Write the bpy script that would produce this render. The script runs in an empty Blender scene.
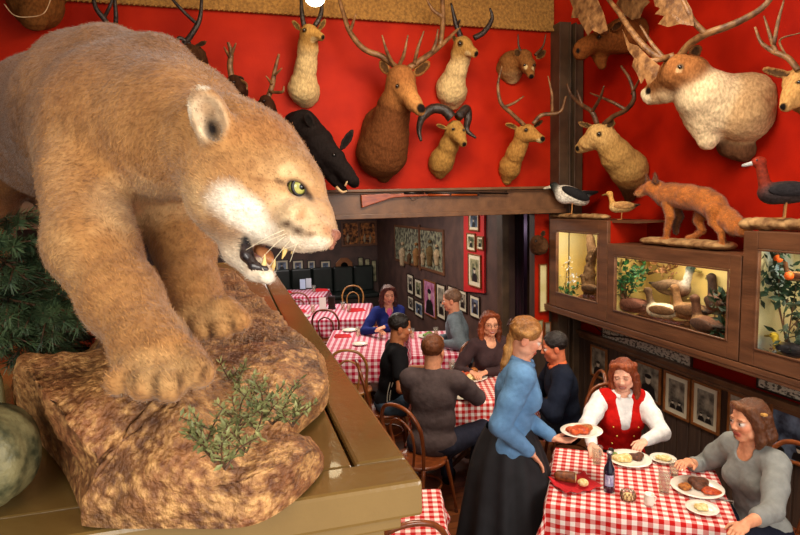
import bpy, math, random
import numpy as np
from mathutils import Vector, Matrix, noise as mnoise
random.seed(4); RNG = np.random.default_rng(4)
SC = bpy.context.scene
COL = SC.collection
# ------------------------------------------------------------------ camera
FOC = 586.0
YAW, PITCH, ROLL, CAMZ = math.radians(16), math.radians(6.22), math.radians(1.4), 2.6
CAM = Vector((0, 0, CAMZ))
_f = Vector((math.sin(YAW)*math.cos(PITCH), math.cos(YAW)*math.cos(PITCH), -math.sin(PITCH)))
_r0 = Vector((math.cos(YAW), -math.sin(YAW), 0)); _u0 = _r0.cross(_f)
CR = _r0*math.cos(ROLL) - _u0*math.sin(ROLL)
CU = _u0*math.cos(ROLL) + _r0*math.sin(ROLL)
CF = _f
cd = bpy.data.cameras.new('camera'); cam = bpy.data.objects.new('camera', cd); COL.objects.link(cam)
cd.sensor_width = 36; cd.lens = 36*FOC/800; cd.clip_start = .05; cd.clip_end = 100
m = Matrix((( CR.x, CU.x, -CF.x, 0), (CR.y, CU.y, -CF.y, 0), (CR.z, CU.z, -CF.z, CAMZ), (0, 0, 0, 1)))
cam.matrix_world = m
SC.camera = cam
# ------------------------------------------------------------------ light and exposure
SC.view_settings.view_transform = 'Standard'; SC.view_settings.look = 'None'
SC.view_settings.gamma = 1; SC.view_settings.exposure = 0.25
SC.cycles.max_bounces = 6
w = bpy.data.worlds.new('world'); SC.world = w; w.use_nodes = True
w.node_tree.nodes['Background'].inputs[0].default_value = (1.0, .95, .88, 1)
w.node_tree.nodes['Background'].inputs[1].default_value = 0.75
def area(name, loc, target, size, power, col, sy=None):
    l = bpy.data.lights.new(name, 'AREA'); l.energy = power; l.color = col
    l.size = size
    if sy: l.shape = 'RECTANGLE'; l.size_y = sy
    o = bpy.data.objects.new(name, l); COL.objects.link(o); o.location = loc
    o.rotation_euler = (Vector(target)-Vector(loc)).to_track_quat('-Z', 'Y').to_euler()
    return o
def point(name, loc, power, col, r=.08):
    l = bpy.data.lights.new(name, 'POINT'); l.energy = power; l.color = col; l.shadow_soft_size = r
    o = bpy.data.objects.new(name, l); COL.objects.link(o); o.location = loc
# daylight of the street window behind and to the right of the camera
area('street_window_light', (2.4, -1.6, 3.0), (1.2, 4.2, 1.2), 2.6, 130, (1, .94, .86), 2.0)
area('foreground_key_light', (-1.2, -1.5, 3.3), (.6, 3.5, 2.6), 1.6, 42, (1, .93, .82), 1.6)  # added warm key to brighten the foreground, no known window at this spot
area('dining_ceiling_light', (1.9, 3.3, 4.5), (2.1, 4.2, 0), 1.4, 110, (1, .88, .72), 1.4)
area('wall_wash_light', (1.0, 3.6, 4.5), (1.4, 6.2, 3.2), 1.8, 34, (1, .76, .50), .6)
area('alcove_ceiling_light', (1.9, 8.3, 2.72), (1.9, 8.3, 0), 1.6, 62, (1, .86, .72), 1.6)
area('alcove_rear_light', (1.3, 11.0, 2.72), (1.3, 11.0, 0), 1.6, 55, (.95, .86, .82), 1.6)
point('corner_door_light', (3.75, 7.8, 2.2), 5, (.8, .62, .9))
# ------------------------------------------------------------------ pixel to place (the room's own planes)
def ray(px, py):
    return (CF + CR*((px-400)/FOC) + CU*((267.5-py)/FOC))
def P(px, py, d): return CAM + ray(px, py)*d
def onz(px, py, z):
    r = ray(px, py); return CAM + r*((z-CAMZ)/r.z)
def onx(px, py, X):
    r = ray(px, py); return CAM + r*(X/r.x)
def ony(px, py, Y):
    r = ray(px, py); return CAM + r*(Y/r.y)
def dep(p): return (Vector(p)-CAM).dot(CF)
BACKY, RIGHTX = 6.2, 4.0
def B(px, py, o=0): return ony(px, py, BACKY-o)
def R(px, py, o=0): return onx(px, py, RIGHTX-o)
def rpx(p, r): return r*dep(p)/FOC
def catmull(pts, n=6):
    pts = [np.array(p, float) for p in pts]
    if len(pts) < 3:
        return [pts[0] + (pts[-1]-pts[0])*t for t in np.linspace(0, 1, n+1)]
    q = [2*pts[0]-pts[1]] + pts + [2*pts[-1]-pts[-2]]
    out = []
    for i in range(1, len(q)-2):
        for t in np.linspace(0, 1, n, endpoint=False):
            a, b, c, d = q[i-1], q[i], q[i+1], q[i+2]
            out.append(.5*((2*b)+(c-a)*t+(2*a-5*b+4*c-d)*t*t+(-a+3*b-3*c+d)*t**3))
    out.append(pts[-1]); return out
# ------------------------------------------------------------------ materials
MATS = {}
def lin(c):
    return tuple(((v/255)/12.92 if v/255 <= .04045 else ((v/255+.055)/1.055)**2.4) for v in c)
def mat(name, c1, c2=None, scale=20, rough=.6, bump=0, bscale=None, metal=0, spec=.4, vcol=False, detail=6, stretch=None, coat=0, lo=.35, hi=.65, emis=0, trans=0, alpha=1, sheen=0):
    """noise-mixed principled material; c1,c2 in sRGB 0-255; vcol multiplies the point colour"""
    if name in MATS: return MATS[name]
    mt = bpy.data.materials.new(name); mt.use_nodes = True; MATS[name] = mt
    nt = mt.node_tree; N = nt.nodes; L = nt.links; b = N['Principled BSDF']
    b.inputs['Roughness'].default_value = rough; b.inputs['Metallic'].default_value = metal
    b.inputs['Specular IOR Level'].default_value = spec
    b.inputs['Coat Weight'].default_value = coat; b.inputs['Transmission Weight'].default_value = trans
    b.inputs['Sheen Weight'].default_value = sheen
    tc = N.new('ShaderNodeTexCoord'); mp = N.new('ShaderNodeMapping'); L.new(tc.outputs['Object'], mp.inputs[0])
    if stretch: mp.inputs['Scale'].default_value = stretch
    nz = N.new('ShaderNodeTexNoise'); nz.inputs['Scale'].default_value = scale; nz.inputs['Detail'].default_value = detail
    L.new(mp.outputs[0], nz.inputs['Vector'])
    cr = N.new('ShaderNodeValToRGB'); L.new(nz.outputs['Fac'], cr.inputs[0])
    cr.color_ramp.elements[0].position = lo; cr.color_ramp.elements[1].position = hi
    cr.color_ramp.elements[0].color = (*lin(c1), 1); cr.color_ramp.elements[1].color = (*lin(c2 or c1), 1)
    out = cr.outputs[0]
    if vcol:
        at = N.new('ShaderNodeAttribute'); at.attribute_name = 'Col'
        mx = N.new('ShaderNodeMix'); mx.data_type = 'RGBA'; mx.blend_type = 'MULTIPLY'; mx.inputs[0].default_value = 1
        L.new(at.outputs['Color'], mx.inputs[6]); L.new(out, mx.inputs[7]); out = mx.outputs[2]
    L.new(out, b.inputs['Base Color'])
    if emis:
        L.new(out, b.inputs['Emission Color']); b.inputs['Emission Strength'].default_value = emis
    if bump:
        bp = N.new('ShaderNodeBump'); bp.inputs['Strength'].default_value = bump; bp.inputs['Distance'].default_value = .01
        n2 = N.new('ShaderNodeTexNoise'); n2.inputs['Scale'].default_value = bscale or scale; n2.inputs['Detail'].default_value = 5
        L.new(mp.outputs[0], n2.inputs['Vector']); L.new(n2.outputs['Fac'], bp.inputs['Height']); L.new(bp.outputs[0], b.inputs['Normal'])
    return mt
# ------------------------------------------------------------------ object helpers
WM = {}
def tag(o, label=None, cat=None, group=None, kind=None):
    if label: o['label'] = label
    if cat: o['category'] = cat
    if group: o['group'] = group
    if kind: o['kind'] = kind
    return o
def thing(name, label, cat, loc=(0, 0, 0), rz=0, group=None):
    o = bpy.data.objects.new(name, None); COL.objects.link(o); o.empty_display_size = .1
    o.location = loc; o.rotation_euler = (0, 0, rz); WM[o.name] = Matrix.Translation(Vector(loc)) @ Matrix.Rotation(rz, 4, 'Z')
    return tag(o, label, cat, group)
def mesh_obj(name, V, Fc, mt, parent=None, world=False, smooth=True, col=None, uv=None, bevel=0, subsurf=0, kind=None, label=None):
    V = np.asarray(V, float).reshape(-1, 3)
    M = WM.get(parent.name, Matrix.Identity(4)) if parent else Matrix.Identity(4)
    origin = None
    if parent is not None and world:
        Mi = np.array(M.inverted()); V = V @ Mi[:3, :3].T + Mi[:3, 3]
    if parent is None:
        lo, hi = V.min(0), V.max(0); origin = np.array(((lo[0]+hi[0])/2, (lo[1]+hi[1])/2, lo[2])); V = V - origin
    me = bpy.data.meshes.new(name)
    if isinstance(Fc, np.ndarray):
        n, k = Fc.shape
        me.vertices.add(len(V)); me.vertices.foreach_set('co', V.ravel())
        me.loops.add(n*k); me.loops.foreach_set('vertex_index', Fc.ravel().astype(np.int32))
        me.polygons.add(n); me.polygons.foreach_set('loop_start', np.arange(0, n*k, k, dtype=np.int32))
        me.update(calc_edges=True); me.validate()
    else:
        me.from_pydata(V.tolist(), [], [list(f) for f in Fc]); me.update()
    if smooth: me.polygons.foreach_set('use_smooth', [True]*len(me.polygons))
    if col is not None:
        a = me.color_attributes.new('Col', 'FLOAT_COLOR', 'POINT')
        c4 = np.ones((len(V), 4)); c4[:, :3] = col; a.data.foreach_set('color', c4.ravel())
    if uv is not None:
        l = me.uv_layers.new(name='UVMap'); li = np.empty(len(me.loops), np.int32); me.loops.foreach_get('vertex_index', li)
        l.data.foreach_set('uv', np.asarray(uv, float)[li].ravel())
    me.materials.append(mt)
    o = bpy.data.objects.new(name, me); COL.objects.link(o)
    if parent is not None: o.parent = parent
    elif origin is not None: o.location = origin
    WM[o.name] = M.copy() if parent else Matrix.Translation(Vector(origin))
    if bevel:
        b = o.modifiers.new('bevel', 'BEVEL'); b.width = bevel; b.segments = 2; b.limit_method = 'ANGLE'; b.angle_limit = .6
    if subsurf:
        s = o.modifiers.new('sub', 'SUBSURF'); s.levels = subsurf; s.render_levels = subsurf
    if kind: o['kind'] = kind
    if label: o['label'] = label
    return o
def children(o): return [c for c in bpy.data.objects if c.parent == o]
KIDS = {}
def copy_tree(o, loc=None, rz=None, label=None, group=None, parent=None):
    c = o.copy(); COL.objects.link(c); c.parent = parent
    if loc is not None: c.location = loc
    if rz is not None: c.rotation_euler = (0, 0, rz)
    if label: c['label'] = label
    if group: c['group'] = group
    for ch in list(o.children): copy_tree(ch, parent=c)
    WM[c.name] = c.matrix_basis.copy()
    return c
class MB:
    def __init__(s): s.v = []; s.f = []; s.n = 0
    def add(s, V, Fc):
        V = [tuple(map(float, p)) for p in V]
        s.v += V; s.f += [tuple(i+s.n for i in f) for f in Fc]; s.n += len(V); return s
    def box(s, c, sz, rz=0, M=None):
        x, y, z = [q/2 for q in sz]
        V = [Vector((a*x, b*y, d*z)) for a in (-1, 1) for b in (-1, 1) for d in (-1, 1)]
        Rm = M if M is not None else Matrix.Rotation(rz, 3, 'Z')
        V = [Rm @ p + Vector(c) for p in V]
        return s.add(V, [(0, 1, 3, 2), (4, 6, 7, 5), (0, 4, 5, 1), (2, 3, 7, 6), (0, 2, 6, 4), (1, 5, 7, 3)])
    def bar(s, a, b, w, h):
        a = Vector(a); b = Vector(b); d = (b-a); L = d.length; q = d.to_track_quat('X', 'Z').to_matrix()
        return s.box((a+b)/2, (L, w, h), M=q)
    def tube(s, pts, r, n=8, flat=1.0, caps=True):
        pts = [np.array(p, float) for p in pts]; k = len(pts)
        rr = [r]*k if np.isscalar(r) else list(np.interp(np.linspace(0, 1, k), np.linspace(0, 1, len(r)), r))
        V = []; up = np.array((0, 0, 1.)); prev = None
        for i, p in enumerate(pts):
            t = pts[min(i+1, k-1)]-pts[max(i-1, 0)]; t = t/(np.linalg.norm(t)+1e-9)
            if prev is None:
                a = np.cross(t, up)
                if np.linalg.norm(a) < .05: a = np.cross(t, (1., 0, 0))
            else: a = prev - t*np.dot(prev, t)
            a /= np.linalg.norm(a)+1e-9; prev = a; b = np.cross(t, a)
            for j in range(n):
                th = 2*math.pi*j/n; V.append(p + rr[i]*(a*math.cos(th)+b*flat*math.sin(th)))
        Fc = [(i*n+j, i*n+(j+1) % n, (i+1)*n+(j+1) % n, (i+1)*n+j) for i in range(k-1) for j in range(n)]
        if caps: Fc += [tuple(range(n-1, -1, -1)), tuple((k-1)*n+j for j in range(n))]
        return s.add(V, Fc)
    def lathe(s, prof, c=(0, 0, 0), n=24, M=None, squash=1.0):
        V = []; k = len(prof); c = Vector(c)
        for r, z in prof:
            for j in range(n):
                th = 2*math.pi*j/n; p = Vector((r*math.cos(th), r*math.sin(th)*squash, z))
                V.append((M @ p if M is not None else p)+c)
        Fc = [(i*n+j, i*n+(j+1) % n, (i+1)*n+(j+1) % n, (i+1)*n+j) for i in range(k-1) for j in range(n)]
        if prof[0][0] > 1e-4: Fc.append(tuple(range(n-1, -1, -1)))
        if prof[-1][0] > 1e-4: Fc.append(tuple((k-1)*n+j for j in range(n)))
        return s.add(V, Fc)
    def sphere(s, c, r, n=12, sc=(1, 1, 1), M=None):
        prof = [(math.sin(a), -math.cos(a)) for a in np.linspace(0.02, math.pi-.02, n//2+2)]
        D = Matrix.Diagonal((r*sc[0], r*sc[1], r*sc[2]))
        return s.lathe(prof, c, n, (M @ D) if M is not None else D)
    def prism(s, poly, z0, z1):
        n = len(poly)
        return s.add([(x, y, z0) for x, y in poly]+[(x, y, z1) for x, y in poly],
                     [tuple(range(n-1, -1, -1)), tuple(range(n, 2*n))]+[(i, (i+1) % n, n+(i+1) % n, n+i) for i in range(n)])
    def slab(s, pts, th):
        """polygon of 3-D points given thickness th (vector)"""
        n = len(pts); th = Vector(th)
        return s.add([Vector(p) for p in pts]+[Vector(p)+th for p in pts],
                     [tuple(range(n-1, -1, -1)), tuple(range(n, 2*n))]+[(i, (i+1) % n, n+(i+1) % n, n+i) for i in range(n)])
    def build(s, name, mt, parent=None, world=False, **kw):
        kw.setdefault('smooth', False)
        return mesh_obj(name, s.v, s.f, mt, parent, world, **kw)
def smooth_by_angle(o, a=.7):
    o.data.polygons.foreach_set('use_smooth', [True]*len(o.data.polygons))
    return o
def struct(name, mb, mt, **kw):
    o = mb.build(name, mt, **kw); o['kind'] = 'structure'; return o
# ------------------------------------------------------------------ sculpting with distance fields
def rotm(fw, up=(0, 0, 1)):
    """3x3 with columns right, forward, up"""
    f = np.array(fw, float); f /= np.linalg.norm(f); u = np.array(up, float); r = np.cross(f, u); r /= np.linalg.norm(r); u = np.cross(r, f)
    return np.stack([r, f, u], 1)
class SDF:
    def __init__(s, k=.02, col=(1, 1, 1)): s.p = []; s.k = k; s.col = col
    def cap(s, a, b, ra, rb=None, col=None, k=None, sub=False, paint=False):
        s.p.append(('c', np.array(a, float), np.array(b, float), ra, ra if rb is None else rb, col or s.col, s.k if k is None else k, sub, paint)); return s
    def chain(s, pts, rs, **kw):
        for i in range(len(pts)-1): s.cap(pts[i], pts[i+1], rs[i], rs[i+1], **kw)
        return s
    def ell(s, c, r, M=None, col=None, k=None, sub=False, paint=False):
        r = (r, r, r) if np.isscalar(r) else r
        s.p.append(('e', np.array(c, float), np.array(r, float), np.eye(3) if M is None else np.array(M, float), 0, col or s.col, s.k if k is None else k, sub, paint)); return s
    @staticmethod
    def d(p, X):
        if p[0] == 'c':
            a, b = p[1], p[2]; ba = b-a; pa = X-a
            t = np.clip((pa@ba)/(ba@ba+1e-12), 0, 1)
            return np.linalg.norm(pa-t[..., None]*ba, axis=-1)-(p[3]+t*(p[4]-p[3]))
        q = (X-p[1])@p[3]
        k0 = np.linalg.norm(q/p[2], axis=-1); k1 = np.linalg.norm(q/(p[2]**2), axis=-1)
        return k0*(k0-1)/(k1+1e-9)
    def bounds(s, p):
        if p[0] == 'c':
            r = max(p[3], p[4]); return np.minimum(p[1], p[2])-r, np.maximum(p[1], p[2])+r
        r = p[2].max(); return p[1]-r, p[1]+r
    def mesh(s, vox, fine=None, relax=1):
        lo = np.min([s.bounds(p)[0] for p in s.p if not p[7] and not p[8]], 0)-2.5*vox
        hi = np.max([s.bounds(p)[1] for p in s.p if not p[7] and not p[8]], 0)+2.5*vox
        ax = []
        for i in range(3):
            if fine is None: ax.append(np.arange(lo[i], hi[i]+vox, vox))
            else:
                v2, flo, fhi = fine; a = [lo[i]]
                while a[-1] < hi[i]: a.append(a[-1]+(v2 if flo[i] < a[-1] < fhi[i] else vox))
                ax.append(np.array(a))
        BIG = .15
        Fd = np.full([len(a) for a in ax], BIG, np.float32)
        for p in s.p:
            if p[8]: continue
            l, h = s.bounds(p); mg = max(p[6], 2.5*vox)+vox
            sl = tuple(slice(max(0, np.searchsorted(ax[i], l[i]-mg)-1), np.searchsorted(ax[i], h[i]+mg)+1) for i in range(3))
            g = np.stack(np.meshgrid(*[ax[i][sl[i]] for i in range(3)], indexing='ij'), -1)
            if g.size == 0: continue
            dd = s.d(p, g).astype(np.float32); cur = Fd[sl]; k = max(p[6], 1e-5)
            if p[7]:
                dd = -dd; hh = np.maximum(k-np.abs(cur-dd), 0)/k; Fd[sl] = np.maximum(cur, dd)+hh*hh*k*.25
            else:
                hh = np.maximum(k-np.abs(cur-dd), 0)/k; Fd[sl] = np.minimum(cur, dd)-hh*hh*k*.25
        V, Q = surface_nets(Fd, ax)
        if relax:
            V = relax_mesh(V, Q, relax)
        s.V = V; s.Q = Q
        return V, Q
    def colors(s, V, tau=.006):
        V = np.asarray(V); w = np.zeros(len(V)); c = np.zeros((len(V), 3))
        for p in s.p:
            if p[7]: continue
            dd = s.d(p, V); a = np.exp(-np.clip(dd, -.01, .2)/tau)*(1 if not p[8] else 1)
            if p[8]: a = np.where(dd < 0, 1e6, np.exp(-np.clip(dd, 0, .2)/(tau*.5)))
            w += a; c += a[:, None]*np.array(lin(p[5]))
        return c/(w[:, None]+1e-12)
    def build(s, name, mt, parent, vox=.01, tau=.006, noise=None, fine=None, relax=1, **kw):
        V, Q = s.mesh(vox, fine, relax); c = s.colors(V, tau)
        if noise: V = jitter(V, Q, *noise)
        return mesh_obj(name, V, Q, mt, parent, True, col=c, **kw)
def surface_nets(Fd, ax):
    S = Fd < 0; nx, ny, nz = Fd.shape
    corners = [(i, j, k) for i in (0, 1) for j in (0, 1) for k in (0, 1)]
    acc = sum(S[i:nx-1+i, j:ny-1+j, k:nz-1+k].astype(np.int8) for i, j, k in corners)
    I = np.argwhere((acc > 0) & (acc < 8)); n = len(I)
    idx = -np.ones((nx-1, ny-1, nz-1), np.int32); idx[I[:, 0], I[:, 1], I[:, 2]] = np.arange(n)
    X = [ax[d] for d in range(3)]
    sumv = np.zeros((n, 3)); cnt = np.zeros(n)
    val = {c: Fd[I[:, 0]+c[0], I[:, 1]+c[1], I[:, 2]+c[2]] for c in corners}
    pos = {c: np.stack([X[d][I[:, d]+c[d]] for d in range(3)], 1) for c in corners}
    for a in corners:
        for d in range(3):
            if a[d]: continue
            b = list(a); b[d] = 1; b = tuple(b)
            va, vb = val[a], val[b]; msk = (va < 0) != (vb < 0)
            t = np.where(msk, va/(va-vb+1e-12), 0)
            sumv += np.where(msk[:, None], pos[a]+(pos[b]-pos[a])*t[:, None], 0); cnt += msk
    V = sumv/np.maximum(cnt, 1)[:, None]
    Q = []
    for d in range(3):
        e1, e2 = [(1, 2), (2, 0), (0, 1)][d]
        sl0 = [slice(None)]*3; sl1 = [slice(None)]*3; sl0[d] = slice(0, -1); sl1[d] = slice(1, None)
        A = S[tuple(sl0)]; Bq = S[tuple(sl1)]; ch = np.argwhere(A != Bq)
        ok = (ch[:, e1] > 0) & (ch[:, e2] > 0) & (ch[:, e1] < Fd.shape[e1]-1) & (ch[:, e2] < Fd.shape[e2]-1); ch = ch[ok]
        ins = A[ch[:, 0], ch[:, 1], ch[:, 2]]
        def g(o1, o2):
            c = ch.copy(); c[:, e1] += o1; c[:, e2] += o2; return idx[c[:, 0], c[:, 1], c[:, 2]]
        q = np.stack([g(-1, -1), g(0, -1), g(0, 0), g(-1, 0)], 1)
        q[~ins] = q[~ins][:, ::-1]; Q.append(q)
    return V, np.concatenate(Q)
def relax_mesh(V, Q, it):
    for _ in range(it):
        s = np.zeros_like(V); c = np.zeros(len(V))
        for a, b in ((0, 1), (1, 2), (2, 3), (3, 0)):
            np.add.at(s, Q[:, a], V[Q[:, b]]); np.add.at(s, Q[:, b], V[Q[:, a]])
            np.add.at(c, Q[:, a], 1); np.add.at(c, Q[:, b], 1)
        V = V*.5+.5*s/np.maximum(c, 1)[:, None]
    return V
def normals(V, Q):
    n = np.cross(V[Q[:, 2]]-V[Q[:, 0]], V[Q[:, 3]]-V[Q[:, 1]]); N = np.zeros_like(V)
    for i in range(4): np.add.at(N, Q[:, i], n)
    return N/(np.linalg.norm(N, axis=1)[:, None]+1e-12)
_nr = np.random.default_rng(9); _W = _nr.normal(size=(14, 3)); _PH = _nr.uniform(0, 6.28, 14)
def vnoise(V, f):
    """cheap smooth noise, about -1..1"""
    out = np.zeros(len(V)); A = V*f
    for i in range(0, 14, 2):
        out += np.sin(A@_W[i]+_PH[i]+1.7*np.sin(A@_W[i+1]*.8+_PH[i+1]))
    return out/4
def jitter(V, Q, amp, freq, oct=3):
    N = normals(V, Q); h = 0
    for o in range(oct): h = h+vnoise(V+o*3.1, freq*2**o)/1.8**o
    return V+N*(amp*h)[:, None]
def blades(V, Q, C, n, length, width, flow, lift=.35, seed=1, lenfn=None, bright=(.75, 1.25)):
    """short hairs as slim triangles on a sculpted surface; flow(P,N)->direction"""
    r = np.random.default_rng(seed)
    a, b, c, d = [V[Q[:, i]] for i in range(4)]
    ar = np.linalg.norm(np.cross(c-a, d-b), axis=1); ar /= ar.sum()
    f = r.choice(len(Q), n, p=ar); u = r.random(n)[:, None]; w = r.random(n)[:, None]
    Pp = (a[f]*(1-u)+b[f]*u)*(1-w)+(d[f]*(1-u)+c[f]*u)*w
    N = normals(V, Q); Nn = N[Q[f, 0]]+N[Q[f, 2]]; Nn /= np.linalg.norm(Nn, axis=1)[:, None]
    Cc = (C[Q[f, 0]]+C[Q[f, 2]])/2
    D = flow(Pp, Nn); D = D-Nn*np.sum(D*Nn, 1)[:, None]; D /= np.linalg.norm(D, axis=1)[:, None]+1e-9
    D = D+r.normal(size=D.shape)*.22; D = D*(1)+Nn*(lift+r.random(n)[:, None]*.25); D /= np.linalg.norm(D, axis=1)[:, None]
    S = np.cross(D, Nn); S /= np.linalg.norm(S, axis=1)[:, None]+1e-9
    L = (length*(.6+.8*r.random(n)))[:, None]
    if lenfn is not None: L = L*lenfn(Pp)[:, None]
    v0 = Pp-Nn*.0012; v1 = Pp+D*L*.55+S*width; v2 = Pp+D*L-Nn*L*.22; v3 = Pp+D*L*.55-S*width
    VV = np.stack([v0, v1, v2, v3], 1).reshape(-1, 3); FF = np.arange(4*n).reshape(-1, 4)
    br = r.uniform(bright[0], bright[1], n)[:, None]
    return VV, FF, np.repeat(np.clip(Cc*br, 0, 1), 4, 0)
# ================================================================== the setting
m_red = mat('red_wall', (156, 24, 2), (176, 34, 5), 3, .6, .15, 60, spec=.12)
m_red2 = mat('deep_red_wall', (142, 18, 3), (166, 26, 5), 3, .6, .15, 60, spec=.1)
m_dark = mat('dark_wainscot', (52, 38, 32), (74, 56, 44), 6, .5, .2, 30, stretch=(4, 4, .4))
m_trim = mat('brown_trim', (92, 62, 40), (116, 80, 52), 8, .4, .2, 40, stretch=(1, 1, 1))
m_post = mat('post_paint', (62, 46, 32), (80, 60, 42), 8, .45, .1, 30)
m_alc = mat('alcove_wall', (66, 48, 44), (88, 64, 56), 4, .55, .1, 20)
m_frz = mat('tan_frieze', (130, 90, 38), (172, 124, 56), 34, .8, .9, 60)
def floor_mat():
    mt = bpy.data.materials.new('floor_boards'); mt.use_nodes = True; nt = mt.node_tree; N = nt.nodes; L = nt.links; b = N['Principled BSDF']
    tc = N.new('ShaderNodeTexCoord'); mp = N.new('ShaderNodeMapping'); mp.inputs['Rotation'].default_value = (0, 0, 0)
    br = N.new('ShaderNodeTexBrick'); br.inputs['Scale'].default_value = 1; br.inputs['Brick Width'].default_value = 1.6; br.inputs['Row Height'].default_value = .09
    br.inputs['Mortar Size'].default_value = .003
    br.inputs['Color1'].default_value = (*lin((120, 66, 34)), 1); br.inputs['Color2'].default_value = (*lin((84, 44, 22)), 1); br.inputs['Mortar'].default_value = (*lin((30, 16, 8)), 1)
    L.new(tc.outputs['Object'], mp.inputs[0]); L.new(mp.outputs[0], br.inputs[0]); L.new(br.outputs[0], b.inputs['Base Color'])
    b.inputs['Roughness'].default_value = .35; return mt
XL = -3.2
struct('floor', MB().box((.4, 6.6, -.05), (7.3, 15.2, .1)), floor_mat())
struct('ceiling', MB().box((.4, 2.6, 4.98), (7.3, 7.4, .06)), m_frz)
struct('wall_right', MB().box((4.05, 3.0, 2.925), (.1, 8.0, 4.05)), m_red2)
ZRAIL = (R(590, 342, .03).z+R(800, 403, .03).z)/2
wh = ZRAIL+.02; wm = MB().box((4.03, 3.0, wh/2), (.14, 8.0, wh))
for i in range(54): wm.box((3.957, -.9+i*.15, wh/2), (.012, .13, wh-.02))
struct('trim_1', wm, m_dark, bevel=.004)
struct('wall_back', MB().box((.4, 6.3, 3.7), (7.2, .2, 2.5)), m_red)
struct('wall_left', MB().box((XL-.05, 6.6, 2.45), (.1, 15.2, 4.9)), m_alc)
fz = MB().box((.2, 6.17, 4.73), (6.9, .05, .44))
struct('trim_2', fz, m_frz)
bd = MB().box((.2, 6.14, 4.515), (6.9, .03, .03))
for i in range(142): bd.sphere((-3.1+i*.047, 6.125, 4.50), .012, 6)
struct('trim_3', bd, m_frz)
# header beam with its gun ledge
bm_ = MB().box((.2, 6.115, 2.6), (7.0, .25, .24)).box((.2, 6.07, 2.74), (7.0, .28, .03)).box((.2, 6.05, 2.475), (7.0, .22, .05)).box((.2, 6.03, 2.712), (7.0, .12, .02))
struct('trim_4', bm_, m_trim, bevel=.006)
po = MB().box((3.70, 6.1, 2.29), (.12, .2, 4.56)).box((3.80, 6.13, 2.29), (.08, .14, 4.56)).box((3.91, 6.12, 2.29), (.12, .16, 4.56)).box((3.84, 6.09, 2.29), (.018, .2, 4.56)).box((3.765, 6.08, 2.29), (.012, .2, 4.56))
struct('trim_5', po, m_post, bevel=.004)
# alcove
struct('wall_alcove', MB().box((3.52, 10.6, 1.45), (.14, 7.2, 2.9)), m_alc)
FARY = 14.0
struct('wall_far', MB().box((.2, FARY+.08, 1.45), (7.0, .14, 2.9)), m_alc)
struct('ceiling_alcove', MB().box((.2, 10.3, 2.86), (7.4, 7.8, .1)), mat('alcove_ceiling', (60, 46, 38), (74, 58, 46), 5, .8))
# doorway between alcove and front room
dj = MB().box((3.40, 6.96, 1.4), (.1, .16, 2.8)).box((3.83, 6.96, 1.4), (.08, .16, 2.8)).box((3.62, 6.96, 2.62), (.4, .14, .2))
struct('door_1', dj, m_post, bevel=.006)
struct('wall_corridor', MB().box((4.05, 8.6, 1.4), (.1, 4.4, 2.8)).box((3.8, 10.4, 1.4), (.6, .1, 2.8)), mat('corridor', (50, 34, 44), (84, 50, 66), 3, .6))
struct('wall_pier', MB().box((3.55, 6.24, 1.2), (.25, .12, 2.5)), m_dark)
pr_ = MB().slab([ony(535, 214, 6.17), ony(549, 214, 6.17), ony(549, 345, 6.17), ony(535, 345, 6.17)], (0, .02, 0))
struct('trim_6', pr_, m_red)
# rail above the lower pictures and the dark rail under the cases
def wallbar(p, q, X, w, h): return MB().bar((X, p.y, p.z), (X, q.y, q.z), w, h)
a, b_ = R(590, 342, .03), R(800, 403, .03); zr = (a.z+b_.z)/2
rl = MB().box((3.94, 3.1, zr+.03), (.07, 6.0, .05)).box((3.95, 3.1, zr-.02), (.05, 6.0, .03))
struct('trim_7', rl, m_trim, bevel=.005)
# ================================================================== cabinet that carries the mountain lion
m_cab = mat('olive_brown_enamel', (112, 86, 44), (128, 100, 54), 5, .22, .08, 60, coat=.3)
zc = 2.24
cc = onz(423, 478, zc); far = 4.1
cab = thing('display_cabinet', 'tall olive-brown painted cabinet with moulded top carrying the mountain lion', 'cabinet', (cc.x-.7, (cc.y+far)/2, 0))
x0, x1, y0, y1 = cc.x-1.5, cc.x, cc.y, far
bo = MB().box(((x0+x1)/2-.03, (y0+y1)/2, 1.07), (x1-x0-.13, y1-y0-.10, 2.14))
bo.box(((x0+x1)/2, (y0+y1)/2, 2.15), (x1-x0-.09, y1-y0-.07, .03)).box(((x0+x1)/2, (y0+y1)/2, 2.175), (x1-x0-.05, y1-y0-.04, .025)); bo.build('body', m_cab, cab, True, bevel=.004)
t = MB(); z = 2.212
fw = .075
t.box(((x0+x1)/2, y0+fw/2, z), (x1-x0, fw, .05)).box(((x0+x1)/2, y1-fw/2, z), (x1-x0, fw, .05))
t.box((x1-fw/2, (y0+y1)/2, z), (fw, y1-y0-2*fw-.002, .05)).box((x0+fw/2, (y0+y1)/2, z), (fw, y1-y0-2*fw-.002, .05))
t.build('top_frame', m_cab, cab, True, bevel=.006)
t = MB().box(((x0+x1)/2, (y0+y1)/2, z-.003), (x1-x0-2*fw-.008, y1-y0-2*fw-.008, .05)); t.build('top_panel', m_cab, cab, True, bevel=.004)
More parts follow.
